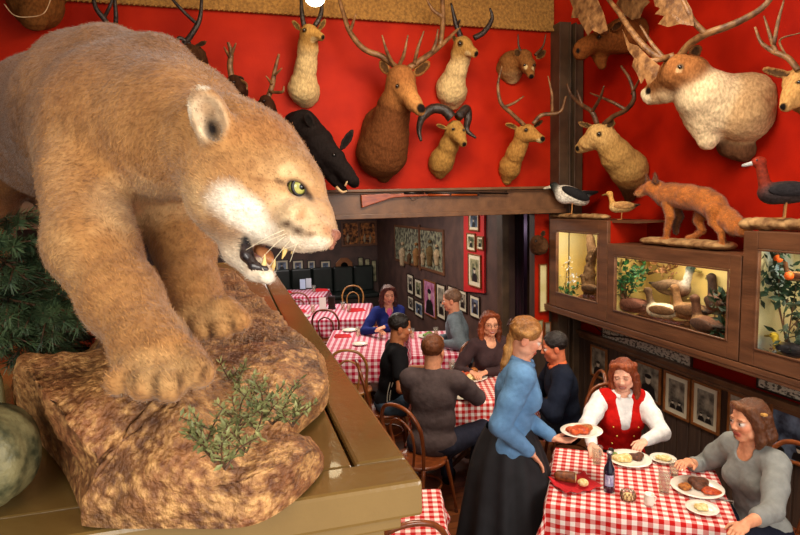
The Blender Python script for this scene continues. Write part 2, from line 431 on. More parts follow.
# ================================================================== rock
m_rock = mat('rock', (150, 112, 78), (246, 214, 168), 90, .5, .8, 160, vcol=True, lo=.3, hi=.68, spec=.5)
T = [(100, 484, 2.292, 89, 527), (175, 490, 2.29, 172, 529), (252, 484, 2.292, 262, 522), (312, 452, 2.303, 322, 472), (304, 436, 2.312, 312, 452), (286, 424, 2.325, 294, 440), (318, 396, 2.335, 322, 412), (323, 376, 2.345, 328, 392), (309, 343, 2.37, 318, 358),
     (283, 322, 2.385, 292, 338), (250, 290, 2.39, 262, 308), (222, 268, 2.40, 236, 285), (150, 272, 2.41, 150, 285), (114, 300, 2.405, 112, 310), (96, 345, 2.39, 92, 352), (55, 357, 2.388, 52, 366), (22, 361, 2.385, 14, 384), (52, 402, 2.372, 27, 425), (92, 458, 2.325, 62, 470), (98, 478, 2.298, 82, 515)]
top = [np.array(onz(a, b, c)) for a, b, c, d, e in T]; bot = [np.array(onz(d, e, zc+.0015)) for a, b, c, d, e in T]
def loopsm(L, n):
    L = [L[-1]]+L+[L[0], L[1]]; o = []
    for i in range(1, len(L)-2):
        for t in np.linspace(0, 1, n, endpoint=False):
            a, b, c, d = L[i-1], L[i], L[i+1], L[i+2]
            o.append(.5*((2*b)+(c-a)*t+(2*a-5*b+4*c-d)*t*t+(-a+3*b-3*c+d)*t**3))
    return np.array(o)
tl, bl = loopsm(top, 22), loopsm(bot, 22); K = len(tl)
cen = np.array(onz(175, 400, 2.375)); cen[2] = 2.385
hills = [(onz(270, 455, 2.32), .016, .035), (onz(130, 460, 2.32), .012, .04), (onz(295, 360, 2.37), .016, .05), (onz(225, 420, 2.35), -.022, .035), (onz(262, 415, 2.35), -.018, .03), (onz(200, 465, 2.31), .010, .04)]
rows = [np.repeat(cen[None], K, 0)]; NT = 60
for i in range(1, NT+1):
    t_ = (i/NT)**.85; r_ = cen*(1-t_)+tl*t_; rows.append(r_)
for i in range(1, 19):
    t_ = i/18; r_ = tl*(1-t_)+bl*t_; d_ = (bl-cen); d_[:, 2] = 0; d_ /= np.linalg.norm(d_, axis=1)[:, None]
    r_ = r_+d_*(.004*math.sin(math.pi*t_)) if t_ < 1 else r_; rows.append(r_)
V = np.concatenate(rows); nr = len(rows)
for c_, h_, s_ in hills: V[:, 2] += h_*np.exp(-((V[:, 0]-c_.x)**2+(V[:, 1]-c_.y)**2)/(2*s_*s_))*np.clip((V[:, 2]-zc)/.05, 0, 1)
Q = np.array([(i*K+j, (i+1)*K+j, (i+1)*K+(j+1) % K, i*K+(j+1) % K) for i in range(nr-1) for j in range(K)])
N_ = normals(V, Q)
def fnoise(A, f, H_=.9, o=5): return np.array([mnoise.fractal(Vector(p)*f, H_, 2.0, o) for p in A])
f1, f2, f3 = fnoise(V, 14), fnoise(V+3, 75, .5, 4), fnoise(V+7, 5, 1, 2); f4 = fnoise(V+1, 30, .8, 3); h = f3*.9+f1*1.1+f2*.10
keep = np.clip((V[:, 2]-zc)/.03, 0, 1); V2 = V+N_*(.0075*h*keep)[:, None]; V2[:, 2] = np.maximum(V2[:, 2], zc+.0012)
g1 = np.clip(f3*.9+.5, 0, 1)[:, None]; g2 = np.clip((f2*.9+f4*.9)*1.2+.24, 0, 1)[:, None]; g3 = np.clip(f1*1.2+.5, 0, 1)[:, None]
rc = (np.array([.40, .26, .14])*g1+np.array([.33, .17, .10])*(1-g1))*(.6+.6*g3); rc = np.clip(rc*(1-g2*.8)+np.array([.95, .72, .44])*g2*.8, 0, 1)
rock = mesh_obj('rock_base', V2, Q, m_rock, None, True, col=rc)
tag(rock, 'large brown artificial rock under the mountain lion on the cabinet', 'rock')
# ================================================================== mountain lion
m_fur = mat('lion_fur', (226, 214, 202), (255, 250, 240), 60, .75, .3, 160, vcol=True, spec=.15, sheen=.25)
m_pad = mat('nose_skin', (132, 82, 64), (164, 108, 86), 80, .45, .3, 200)
TAN = (178, 130, 78); TAN2 = (142, 96, 52); DRK = (104, 68, 38); LIT = (222, 190, 144); WHT = (246, 240, 228); BLK = (38, 26, 20); EARI = (214, 196, 168)
lion = thing('mountain_lion', 'stuffed tan mountain lion striding over the rock with its jaws open', 'mountain lion', tuple(onz(175, 395, 2.38)))
S = SDF(k=.05, col=TAN)
def pr(px, py, d, r): return P(px, py, d), r*d/FOC
def ch(lst, **kw):
    q = [pr(*a) for a in lst]; S.chain([a for a, _ in q], [b for _, b in q], **kw)
# trunk
ch([(22, 130, 1.55, 58), (62, 128, 1.32, 68), (100, 122, 1.12, 76)], col=TAN2, k=.05)
ch([(104, 122, 1.10, 76), (132, 128, .98, 76), (172, 132, .90, 66)], col=TAN, k=.04)
ch([(72, 66, 1.12, 32), (110, 62, 1.04, 30), (160, 66, .98, 24), (212, 108, .90, 24)], col=TAN2, k=.04)    # withers and nape
ch([(112, 178, 1.0, 60), (118, 194, .97, 42)], col=LIT, k=.04)   # chest
ch([(82, 130, .98, 34), (86, 190, .92, 37)], k=.04)      # near shoulder blade
# near fore leg
ch([(84, 180, .90, 40), (92, 245, .83, 41), (122, 300, .78, 36), (150, 342, .72, 34)], k=.025)
ch([(150, 350, .715, 36), (166, 362, .69, 36)], k=.02)
for (a, b, c, d) in [((148, 366, .68), (120, 382, .655), 15, 13), ((158, 368, .675), (143, 387, .640), 15, 13), ((172, 366, .675), (170, 387, .636), 16, 13.5), ((186, 358, .68), (199, 373, .650), 16, 13.5)]:
    A, r1 = pr(*a, c+3); Bq, r2 = pr(*b, d+3.5); S.cap(A, Bq, r1, r2, k=.005)
# far fore leg
ch([(165, 190, 1.02, 40), (184, 245, .98, 28), (192, 290, .93, 25), (198, 312, .90, 26)], k=.03)
for (a, b, c, d) in [((190, 318, .89), (180, 328, .875), 14, 11), ((205, 318, .88), (201, 329, .865), 14, 11), ((218, 314, .88), (222, 327, .865), 14, 11), ((226, 308, .885), (239, 321, .87), 12, 10)]:
    A, r1 = pr(*a, c+1); Bq, r2 = pr(*b, d+2.5); S.cap(A, Bq, r1, r2, k=.005)
# hind legs, mostly out of frame
ch([(0, 135, 1.5, 58), (-25, 190, 1.40, 36), (-15, 235, 1.45, 22), (-32, 335, 1.40, 18), (-10, 346, 1.36, 15)], col=TAN2, k=.04)
ch([(60, 150, 1.62, 50), (82, 215, 1.55, 30), (66, 275, 1.62, 18), (72, 330, 1.58, 14)], col=TAN2, k=.04)
ch([(-20, 120, 1.7, 22), (-60, 200, 1.75, 17), (-80, 280, 1.75, 16), (-50, 310, 1.7, 14)], col=DRK, k=.03)
# neck into head
ch([(172, 128, .90, 60), (212, 146, .82, 50)], k=.04)
HF = np.array(P(338, 235, .70)-P(225, 135, .80)); HF /= np.linalg.norm(HF)
HU0 = np.array(CU)*.75+np.array(CR)*.62
HM = rotm(HF, HU0)    # right, forward, up of the head: the camera sees its left side
hr, hf, hu = HM[:, 0], HM[:, 1], HM[:, 2]
def hp(px, py, d): return np.array(P(px, py, d))
S.ell(hp(238, 153, .80), (.072, .086, .064), HM, k=.035)           # skull
S.ell(hp(258, 146, .79), (.052, .060, .042), HM, k=.03)
ch([(262, 158, .775, 38), (286, 184, .755, 31), (310, 214, .738, 20)], k=.025)    # bridge
ch([(288, 154, .775, 16), (307, 183, .752, 12), (322, 216, .737, 9)], col=TAN2, k=.015)
S.ell(hp(232, 192, .745), (.05, .07, .055), HM, col=TAN, k=.035)       # near cheek
S.ell(hp(232, 185, .845), (.05, .07, .055), HM, col=TAN, k=.035)       # far cheek
ch([(230, 205, .77, 34), (245, 240, .76, 20)], col=LIT, k=.03)
ch([(298, 221, .712, 22), (316, 234, .705, 17.5)], col=LIT, k=.012)    # near muzzle pad
ch([(306, 224, .75, 20), (323, 232, .742, 15)], col=LIT, k=.012)
ch([(268, 231, .725, 14), (300, 239, .708, 14)], col=WHT, k=.012)    # upper lip
ch([(272, 231, .79, 13), (305, 237, .76, 13)], col=LIT, k=.012)
ch([(318, 214, .725, 12), (328, 238, .715, 9)], col=TAN, k=.012)
ch([(240, 250, .765, 18), (256, 269, .735, 10.5), (267, 276, .722, 8)], col=WHT, k=.012)    # lower jaw near
ch([(245, 250, .80, 15), (260, 268, .768, 10), (270, 275, .745, 8)], col=WHT, k=.012)
# carve the mouth
ch([(260, 250, .70, 9), (278, 261, .70, 12), (300, 279, .70, 18)], sub=True, k=.006, col=BLK)
ch([(260, 250, .75, 9), (278, 261, .75, 12), (300, 279, .75, 18)], sub=True, k=.006, col=BLK)
ch([(260, 250, .79, 8), (280, 262, .79, 12)], sub=True, k=.006, col=BLK)
# paint patches of the coat
def pt(px, py, d, r, col, M=HM):
    q, rr = pr(px, py, d, 1); S.ell(q, tuple(x*rr for x in r), M, col=col, paint=True)
# eye socket
E = hp(296.5, 187, .719)
S.ell(E, (.012, .015, .010), HM, col=BLK, k=.006, sub=True)
ch([(278, 176, .725, 6), (292, 174, .718, 5), (308, 184, .722, 4)], col=LIT, k=.008)
# ears
EARM = np.stack([hr, hu, hf], 1)
tl_ = math.radians(22); eu = np.array(CU)*math.cos(tl_)-np.array(CR)*math.sin(tl_); en = -np.array(CF)*.94-np.array(CR)*.1; en /= np.linalg.norm(en)
EM = rotm(en, eu)
S.ell(hp(210, 117, .715), (.025, .016, .040), EM, col=TAN, k=.010)
S.ell(hp(224, 134, .728), (.024, .020, .022), EM, col=TAN, k=.015)
EC = hp(208, 117, .697)
S.ell(EC, (.0185, .017, .0315), EM, col=EARI, sub=True, k=.003)
S.ell(hp(211, 128, .705), (.010, .02, .016), EM, col=EARI, sub=True, k=.003)
V, Q = S.mesh(.0075, fine=(.0026, np.min([hp(180, 290, .68), hp(350, 290, .80), hp(250, 75, .68), hp(250, 75, .85)], 0)-.01, np.max([hp(345, 90, .85), hp(350, 240, .7), hp(250, 75, .85)], 0)+.01), relax=2)
C = S.colors(V, .012)
# coat pattern: pale throat, cheek and chest, darker back; toe gaps and ear pit carry painted shade
def proj(Vq):
    D = Vq-np.array(CAM); z = D@np.array(CF); return 400+FOC*(D@np.array(CR))/z, 267.5-FOC*(D@np.array(CU))/z, z
def make_patch(Vq, Cq):
    X_, Y_, Z_ = proj(Vq)
    def patch(px, py, rx, ry, col, soft=.35, amt=1.0, dmax=.80, rot=0):
        c_, s_ = math.cos(math.radians(rot)), math.sin(math.radians(rot)); dx, dy = X_-px, Y_-py
        D = np.hypot((dx*c_+dy*s_)/rx, (-dx*s_+dy*c_)/ry)+.12*vnoise(Vq, 90)
        w_ = amt*np.clip((1-D)/soft, 0, 1)*np.clip((dmax-Z_)/.03, 0, 1); Cq[:] = Cq*(1-w_[:, None])+np.array(lin(col))*w_[:, None]
    return patch
patch = make_patch(V, C)
nz_ = (vnoise(V*np.array((1, 1, .45)), 26)*.6+vnoise(V, 70)*.4)[:, None]
for a_ in [(80, 60, 90, 60, TAN2, .9, .6, 1.6), (130, 48, 80, 30, DRK, .9, .55, 1.2), (8, 130, 42, 85, DRK, .8, .9, 2), (60, 90, 40, 60, TAN2, .9, .6, 1.6), (225, 70, 60, 30, TAN2, .9, .5, 1.0, 25), (275, 118, 40, 18, (160, 108, 62), .9, .7, .85, 40), (262, 128, 52, 28, (172, 116, 66), .8, .6),
           (190, 165, 48, 70, (200, 152, 98), .8, .7, 1), (130, 205, 50, 42, (222, 190, 144), .8, .85, 1.1), (60, 170, 22, 60, (204, 160, 108), .8, .6, 1.1),
           (150, 90, 24, 90, TAN2, .9, .5, 1.1, 12), (185, 200, 45, 26, LIT, .8, .7, 1.0),
           (240, 210, 34, 24, WHT, .45, 1, .79, 25), (256, 226, 26, 17, WHT, .5, 1, .79, 20), (226, 200, 26, 22, WHT, .6, .8), (262, 266, 26, 16, (240, 226, 206), .5, 1, .85),
           (288, 170, 13, 9, (226, 196, 150), .7, .9), (286, 206, 26, 14, (232, 206, 166), .7, .9, .8, 30), (312, 214, 16, 22, (226, 190, 150), .8, .8),
           (314, 244, 19, 9, (244, 232, 214), .5, 1), (288, 242, 22, 7, (244, 232, 214), .5, 1),
           (287, 224, 10, 7, (70, 44, 28), .8, .95), (298, 231, 11, 7, (70, 44, 28), .8, .95, .8, 20), (311, 234, 7, 4, (110, 76, 50), .8, .8), (302, 214, 7, 11, (176, 124, 80), .8, .7, .8, 20),
           (297, 189, 16, 10, (84, 54, 34), .5, .9, .8, 25), (309, 196, 9, 5, (50, 32, 22), .6, .9, .8, 50), (280, 182, 9, 4, (84, 54, 34), .7, .8, .8, 20),
           (297, 187, 12, 9, BLK, .6, 1, .8, 20), (262, 180, 20, 3.5, (140, 94, 54), .8, .6, .8, 10),
           (160, 372, 60, 30, (206, 172, 122), .7, .6), (205, 318, 42, 22, (200, 164, 114), .7, .6, 1.0), (60, 250, 22, 60, (206, 168, 116), .8, .5, 1.0, -20),
           (328, 230, 8, 7, (196, 146, 108), .7, .9)]: patch(*a_)
for q_ in ((283, 259, 20, 9), (262, 252, 14, 9)): patch(*q_, (120, 52, 44), .5)
patch(247, 247, 6, 16, (24, 18, 18), .4, 1, .79, -12)
patch(206, 117, 25, 33, (226, 206, 176), .5, .9, .74, -22); patch(209, 112, 13, 22, (160, 124, 90), .7, .8, .76, -22); patch(212, 128, 11, 20, (34, 24, 20), .7, 1, .76, -14); patch(188, 110, 4, 24, (244, 234, 214), .6, .9, .74, -8); patch(203, 87, 12, 5, (244, 234, 214), .6, .9, .74)  # pale ear lining and rim; dark core is shade of the hollow painted in
for q_ in ((134, 384, -15), (157, 390, 0), (180, 385, 8), (204, 372, 25)): patch(q_[0], q_[1], 5, 15, (74, 46, 26), .8, .85, .8, q_[2])  # shade in the gaps between the near toes, painted into the fur colour
for q_ in ((192, 334), (213, 333), (233, 326)): patch(q_[0], q_[1], 4, 10, (74, 46, 26), .8, .8, 1.0)  # same painted shade between the far toes
C = np.clip(C*(1+.13*nz_), 0, 1)
bp_, bf_ = np.array(P(70, 120, 1.3)), None
def flow(Pp, Nn):
    ref1 = np.array(P(225, 130, .80)); D0 = np.array(P(20, 120, 1.5))-ref1; D0 /= np.linalg.norm(D0)
    hw = np.clip(((Pp-ref1)@hf)/.08+.6, 0, 1)[:, None]
    leg = np.clip((2.60-Pp[:, 2:3])/.10, 0, 1)
    legd = np.array((.0, -.10, -1.)); legd /= np.linalg.norm(legd)
    return (-hf)*hw+(1-hw)*((1-leg)*(D0*.7+np.array((0, 0, -.75)))+leg*legd)
def lfn(Pp):
    hd = np.linalg.norm(Pp-hp(310, 205, .72), axis=1)
    return np.clip(.15+hd/.16, .2, 1)*np.clip(np.linalg.norm(Pp-EC, axis=1)/.05, .3, 1)
vis = (C.sum(1) > .0)
bV, bQ, bC = blades(V, Q, C, 320000, .0085, .0004, flow, .12, 3, lfn, (.62, 1.3))
cut = np.linalg.norm(bV.reshape(-1, 4, 3)[:, 0]-hp(296.5, 187, .719), axis=1) > .0115
mo = np.min([np.linalg.norm(bV.reshape(-1, 4, 3)[:, 0]-hp(a, b, .74), axis=1) for a, b in ((285, 262), (272, 256), (262, 252), (298, 272))], 0) > .017
ok = cut & mo; k4 = np.repeat(ok, 4); bV = bV[k4]; bC = bC[k4]; bQ = np.arange(len(bV)).reshape(-1, 4)
lb = mesh_obj('body', np.concatenate([V, bV]), np.concatenate([Q, bQ+len(V)]), m_fur, lion, True, col=np.concatenate([C, bC]))
# eye
fwd_e = -(np.array(CF))*.62+np.array(CR)*.55+np.array(CU)*(-.05); fwd_e /= np.linalg.norm(fwd_e)
ec = hp(297, 187.2, .7265)
def orient(n):  # matrix whose z column is n
    return Vector(n).to_track_quat('Z', 'Y').to_matrix()
OM = orient(fwd_e)
e1 = MB().sphere(ec, .0118, 20); eb = e1.build('eye', mat('lion_eye', (150, 146, 66), (190, 184, 100), 200, .08, coat=1), lion, True, smooth=True, label='yellow-green glass eye with a round pupil')
pz = [(0.0001, .01225), (.0036, .0118), (.0037, .0115)]
MB().lathe(pz, ec, 20, OM).build('pupil', mat('pupil', (8, 8, 8), rough=.08, coat=1), eb, True, smooth=True)
rp = [(.0104+.0022*math.cos(a), .0062+.0022*math.sin(a)) for a in np.linspace(0, 2*math.pi, 9)]
MB().lathe(rp, ec, 24, OM).build('eye_rim', mat('eye_rim', (26, 18, 14), rough=.35), eb, True, smooth=True)
# nose pad, mouth, teeth, claws, whiskers
n_ = SDF(k=.006, col=(158, 104, 82)); q1 = hp(334, 231, .716); q2 = hp(333, 242, .715)
n_.cap(hp(329, 234, .704), hp(335, 235, .722), .0078, .0075).cap(hp(331.5, 237, .708), hp(331, 247, .710), .0070, .0040)
n_.ell(hp(331, 240.5, .699), (.0035, .003, .003), sub=True, k=.002).build('nose', m_pad, lion, .0016)
tg = SDF(k=.01, col=(206, 96, 86)); tg.chain([hp(254, 250, .765), hp(264, 257, .750), hp(271, 260, .740)], [.010, .010, .005]); tg.build('tongue', mat('tongue', (168, 104, 64), (190, 130, 84), 60, .3, vcol=False), lion, .003)
gm = SDF(k=.006, col=(26, 18, 20)); gm.chain([hp(245, 240, .735), hp(247, 255, .730), hp(254, 266, .722), hp(266, 269, .717)], [.006, .008, .006, .004]); gm.build('black_lip', mat('black_lip', (22, 16, 18), (60, 50, 50), 120, .2, coat=.6), lion, .002)
m_tooth = mat('tooth', (214, 176, 96), (240, 214, 150), 40, .3)
th = [(((286, 242, .712), (282, 259, .706)), .0046), (((294, 242, .745), (291, 254, .742)), .004), (((262, 271, .722), (265, 254, .716)), .0044), (((271, 270, .742), (275, 259, .738)), .0038)]
for (a, b), r in th: MB().tube(catmull([hp(*a), (hp(*a)+hp(*b))/2+hf*.0015, hp(*b)], 4), [r, r*.7, .0006], 10).build('canine', m_tooth, lion, True, smooth=True)
for i in range(6):
    a = hp(299+i*1.6, 247.5-i*.2, .715+.005*i); MB().tube([a, a-hu*.005], [.0017, .001], 6).build('incisor', m_tooth, lion, True, smooth=True)
for i, (px, py, d) in enumerate([(120, 394, .645), (145, 400, .637), (174, 398, .637), (206, 384, .652), (180, 336, .866), (202, 338, .856), (223, 336, .856), (243, 328, .862)]):
    a = hp(px, py-3, d+.006); b = hp(px+2, py+3, d-.004); MB().tube([a, (a+b)/2+np.array((0, 0, .002)), b], [.003, .0024, .0006], 6).build('claw', mat('claw', (90, 70, 50), (130, 104, 76), 80, .35), lion, True, smooth=True)
m_wh = mat('whisker', (230, 214, 180), rough=.4)
for a, m1, b in [((298, 230, .700), (280, 240, .69), (258, 262, .68)), ((301, 232, .700), (287, 244, .69), (268, 268, .69)), ((305, 234, .700), (296, 246, .69), (290, 262, .69)), ((310, 234, .700), (302, 242, .69), (282, 250, .68)), ((294, 226, .70), (270, 236, .68), (246, 250, .67)), ((300, 228, .70), (285, 234, .69), (256, 245, .68))]:
    MB().tube(catmull([hp(*a), hp(*m1), hp(*b)], 6), [.0005, .0002], 5).build('whisker', m_wh, lion, True, smooth=True)
# ================================================================== animal mounts on the walls
m_hide = mat('hide', (206, 200, 192), (255, 252, 246), 60, .85, .6, 120, vcol=True, spec=.1, stretch=(1, 1, .5))
m_glass_eye = mat('glass_eye', (14, 9, 6), rough=.06, coat=1)
m_antler = mat('antler', (78, 48, 24), (138, 98, 58), 16, .5, .5, 50)
m_antler_d = mat('dark_antler', (50, 30, 18), (92, 60, 34), 16, .5, .5, 50)
m_horn = mat('black_horn', (26, 20, 18), (58, 44, 36), 30, .4, .8, 60)
m_tip = mat('antler_pale', (170, 130, 88), (214, 184, 140), 16, .5, .4, 50)
def MM(fn):
    def mk(px, py, o, r): p = fn(px, py, o); return np.array(p), rpx(p, r)
    return mk
def mount(name, label, cat, fn, hide, ears=(), eyes=(), antlers=(), col=(150, 100, 56), nose=None, vox=.011, group=None, extra=None, tines_mat=None, k=.045, tau=.013, horn_name='antler', palms=(), soft=.9):
    mk = MM(fn); b0 = hide[0][0][0]; basep = fn(b0[0], b0[1], 0)
    t = thing(name, label, cat, tuple(basep), 0, group)
    s = SDF(k=k, col=col); nrm = fn(400, 200, 1)-fn(400, 200, 0); nrm.normalize()
    for pts, c in hide:
        q = [mk(*p) for p in pts]; s.chain([a for a, _ in q], [b for _, b in q], col=c)
    for (a, b, r, c) in ears:      # ear: root, tip
        A, ra = mk(*a, r); Bq, rb = mk(*b, r); ax_ = Bq-A; L = np.linalg.norm(ax_); mid = (A+Bq)/2
        view = mid-np.array(CAM); view /= np.linalg.norm(view); M = rotm(ax_, -view)
        s.ell(mid, (ra, L*.62, ra*.55), M, col=c, k=.012)
        s.ell(mid-view*ra*.6, (ra*.62, L*.5, ra*.5), M, col=tuple(int(x*.55) for x in c), k=.006, sub=True)
        s.ell(mid-view*ra*.35, (ra*.6, L*.45, ra*.5), M, col=tuple(int(x*.5) for x in c), paint=True)
    Vh, Qh = s.mesh(vox); Ch = s.colors(Vh, tau); Vh = jitter(Vh, Qh, .004, 22, 3); ax_i = 1 if fn is not R else 0; lim = np.array(fn(400, 200, 0))[ax_i]-.006; Vh[:, ax_i] = np.minimum(Vh[:, ax_i], lim)
    Xp, Yp, Zp = proj(Vh)
    def onskin(px, py):
        dd = np.hypot(Xp-px, Yp-py); near_ = dd < 2.2
        if not near_.any(): return None
        return np.array(P(px, py, Zp[near_].min()+.004))
    pts_ = [(a[0], a[1], r, (22, 16, 14)) for a, r in ([nose] if nose else [])]+[(a[0], a[1], r, c) for a, r, c in (extra or ())]+[(a[0], a[1], r*1.7, tuple(int(v*.45) for v in hide[-1][1])) for a, r in eyes]
    for px, py, r, c in pts_[::-1]:
        A = onskin(px, py)
        if A is None: continue
        w_ = np.clip((1.15-np.linalg.norm(Vh-A, axis=1)/rpx(A, r))/.3, 0, 1)[:, None]; Ch = Ch*(1-w_)+np.array(lin(c))*w_
    mesh_obj('hide', Vh, Qh, m_hide, t, True, col=Ch)
    for a, r in eyes:
        A = onskin(a[0], a[1])
        if A is None: continue
        ra = rpx(A, r); MB().sphere(A, ra, 10).build('eye', m_glass_eye, t, True, smooth=True)
    for (mt, lines) in antlers:
        b = MB()
        for pts, r0, r1 in lines:
            q = [fn(*p) for p in pts]; d = dep(q[0])/FOC
            b.tube(catmull(q, 7), [r0*d, (r0*.8+r1*.2)*d, max(r1*d, .0025)], 8)
        b.build(horn_name, mt, t, True, smooth=True)
    for mt, pts, th in palms:
        q = [np.array(fn(*p)) for p in pts]; c = sum(q)/len(q); b = MB()
        view = c-np.array(CAM); view /= np.linalg.norm(view); n = len(q)
        b.add(list(q)+[c-view*th]+[p+view*th*.6 for p in q]+[c+view*th*.3], [(i, (i+1) % n, n) for i in range(n)]+[(n+1+(i+1) % n, n+1+i, 2*n+1) for i in range(n)]+[(i, n+1+i, n+1+(i+1) % n, (i+1) % n) for i in range(n)])
        b.build('palm', mt, t, True)
    return t
EK, EKD, EKL = (146, 94, 50), (106, 62, 32), (180, 126, 72)
mount('elk_head', 'large brown elk shoulder mount with widest many-tined antlers above the gun ledge', 'animal mount', B,
 [([(384, 128, .05, 22), (382, 152, .12, 25), (386, 140, .2, 22), (394, 108, .34, 17)], EKD), ([(384, 176, .05, 7), (383, 158, .1, 18)], EKD), ([(397, 100, .40, 15), (401, 80, .48, 13.5), (406, 92, .55, 11)], EK), ([(406, 92, .56, 10), (413, 102, .66, 7.5), (420, 110, .72, 6)], EKL)],
 ears=[((388, 73, .44), (381, 61, .42), 5, (150, 100, 52)), ((415, 74, .44), (428, 63, .42), 5.5, (150, 100, 52))], eyes=[((397, 86, .58), 1.6), ((419, 87, .56), 1.3)], nose=((422, 108, .74), 5.2),
 antlers=[(m_antler, [([(397, 68, .46), (383, 57, .46), (364, 49, .44), (350, 32, .40), (343, 12, .36), (338, -6, .34)], 3.2, 1.6), ([(394, 66, .48), (387, 52, .56), (382, 35, .60)], 2, .7), ([(399, 66, .48), (404, 54, .58), (408, 35, .62)], 2, .7), ([(350, 32, .4), (356, 14, .5)], 1.8, .7)]),
          (m_antler, [([(409, 68, .46), (418, 62, .46), (434, 51, .44), (447, 40, .42), (461, 26, .38)], 3.2, 1.2), ([(414, 64, .48), (418, 48, .56), (424, 31, .6)], 2, .7), ([(432, 52, .46), (436, 42, .5), (438, 29, .55)], 2, .7), ([(440, 46, .44), (443, 20, .42), (442, -8, .40)], 2.6, 2), ([(443, 17, .42), (433, 10, .42), (427, 0, .44)], 2, 1)])], col=EK, vox=.013)
PG, PGW = (176, 134, 72), (214, 186, 134)
mount('pronghorn_head', 'pale pronghorn mount highest on the left, beside the ceiling lamp', 'animal mount', B,
 [([(305, 92, .03, 15), (303, 88, .1, 14), (306, 66, .2, 10), (308, 50, .26, 10)], PGW), ([(306, 101, .02, 6), (304, 92, .08, 13)], PGW), ([(308, 46, .28, 9.5), (309, 34, .34, 9)], PG), ([(311, 34, .36, 7), (321, 37, .46, 4.2)], PG)],
 ears=[((300, 30, .3), (293, 21, .28), 3, PG), ((319, 30, .3), (325, 20, .28), 3, PG)], eyes=[((304, 30, .44), 1.7)], nose=((324, 37.5, .49), 3), extra=[((314, 41, .42), 4, PGW)],
 antlers=[(m_horn, [([(304, 26, .34), (302, 14, .34), (301, -4, .34)], 2.6, 1.4)]), (m_horn, [([(315, 26, .34), (321, 14, .34), (322, -4, .34)], 2.6, 1.4)])], horn_name='horn')
mount('pronghorn_head', 'pronghorn mount with black forked lyre horns, right of the elk antlers', 'animal mount', B,
 [([(452, 92, .03, 15), (451, 88, .1, 14), (456, 72, .2, 10), (461, 58, .26, 9.5)], PGW), ([(453, 103, .02, 7), (452, 94, .08, 13)], PGW), ([(460, 54, .28, 9), (462, 45, .34, 9)], PG), ([(464, 46, .36, 7.5), (474, 53, .46, 4.5)], PG)],
 ears=[((456, 42, .3), (453, 35, .28), 2.6, PG)], eyes=[((460, 43.5, .45), 1.9), ((476, 44, .42), 1.2)], nose=((477, 54, .49), 3), extra=[((467, 55, .42), 4, PGW)],
 antlers=[(m_horn, [([(461, 38, .36), (456, 24, .38), (451, 3, .40)], 2.9, 1), ([(457, 25, .38), (460, 20, .46)], 1.8, .8)]), (m_horn, [([(474, 38, .36), (484, 32, .38), (492, 19, .40), (490, 8, .42)], 2.9, 1)])], horn_name='horn')
SD = (136, 88, 44)
mount('deer_head', 'small spike deer mount nearest the dark corner post, high on the back wall', 'animal mount', B,
 [([(510, 68, .03, 14), (512, 64, .1, 12), (520, 60, .2, 9)], SD), ([(512, 78, .03, 6), (512, 70, .07, 10)], PGW), ([(524, 58, .28, 8), (528, 66, .36, 6.5), (531, 75, .46, 3.8)], SD)],
 ears=[((520, 56, .28), (515, 50, .26), 4.5, SD), ((537, 58, .28), (545, 51, .26), 4, SD)], eyes=[((524.5, 65, .38), 1.2), ((534.5, 65, .37), 1.2)], nose=((531.5, 77, .48), 2.8), extra=[((525, 67, .39), 2.6, PGW), ((534, 68, .39), 2.4, PGW)],
 antlers=[(m_antler_d, [([(524, 55, .3), (519, 47, .3), (518, 34, .32)], 1.3, .5)]), (m_antler_d, [([(535, 55, .3), (543, 46, .3), (546, 34, .32)], 1.3, .5)])])
RM = (170, 128, 66)
mount('mouflon_head', 'tan wild sheep mount with dark curled horns, right of the elk chest', 'animal mount', B,
 [([(440, 164, .03, 12), (442, 160, .1, 11.5), (449, 146, .2, 9), (453, 134, .28, 8.5)], RM), ([(440, 174, .02, 5), (441, 166, .07, 10)], RM), ([(455, 129, .32, 8.5), (458, 134, .38, 7), (463, 143, .46, 4.2)], RM)],
 ears=[((446, 128, .32), (437, 125, .32), 2.6, RM)], eyes=[((453, 129, .43), 1.3), ((464, 130, .41), 1.1)], nose=((464.5, 144.5, .49), 2.6),
 antlers=[(m_horn, [([(452, 118, .38), (444, 110, .36), (432, 109, .34), (422, 118, .36), (419, 130, .42), (421, 141, .46)], 5.5, 1.2)]), (m_horn, [([(458, 117, .38), (466, 109, .34), (468, 118, .32), (467, 130, .38), (476, 138, .44)], 5, 1.2)])], horn_name='horn')
MD = (178, 130, 66)
mount('mule_deer_head', 'tan buck mount with forked antlers, lowest on the back wall beside the corner post', 'animal mount', B,
 [([(509, 170, .03, 9.5), (510, 166, .1, 10), (516, 152, .22, 8.5), (521, 142, .28, 8)], MD), ([(507, 180, .02, 5), (509, 172, .06, 9)], MD), ([(523, 134, .33, 8.5), (528, 133, .38, 7.5), (541, 139, .5, 4)], MD)],
 ears=[((517, 128, .33), (506, 124, .33), 2.8, MD), ((534, 127, .33), (542, 121, .33), 2.4, (110, 74, 40))], eyes=[((526, 130, .46), 1.4)], nose=((543, 139, .53), 3), extra=[((539, 142, .5), 3.4, PGW)],
 antlers=[(m_antler, [([(524, 125, .38), (511, 113, .38), (501, 103, .38), (498, 85, .38), (502, 66, .38)], 2.3, .9), ([(504, 107, .38), (514, 103, .44), (524, 96, .46)], 1.5, .6)]),
          (m_antler, [([(533, 124, .38), (542, 115, .42), (560, 112, .5), (566, 96, .55)], 2.2, .9), ([(552, 113, .46), (552, 95, .5), (548, 76, .5)], 1.6, .6)])])
BK = (30, 24, 24)
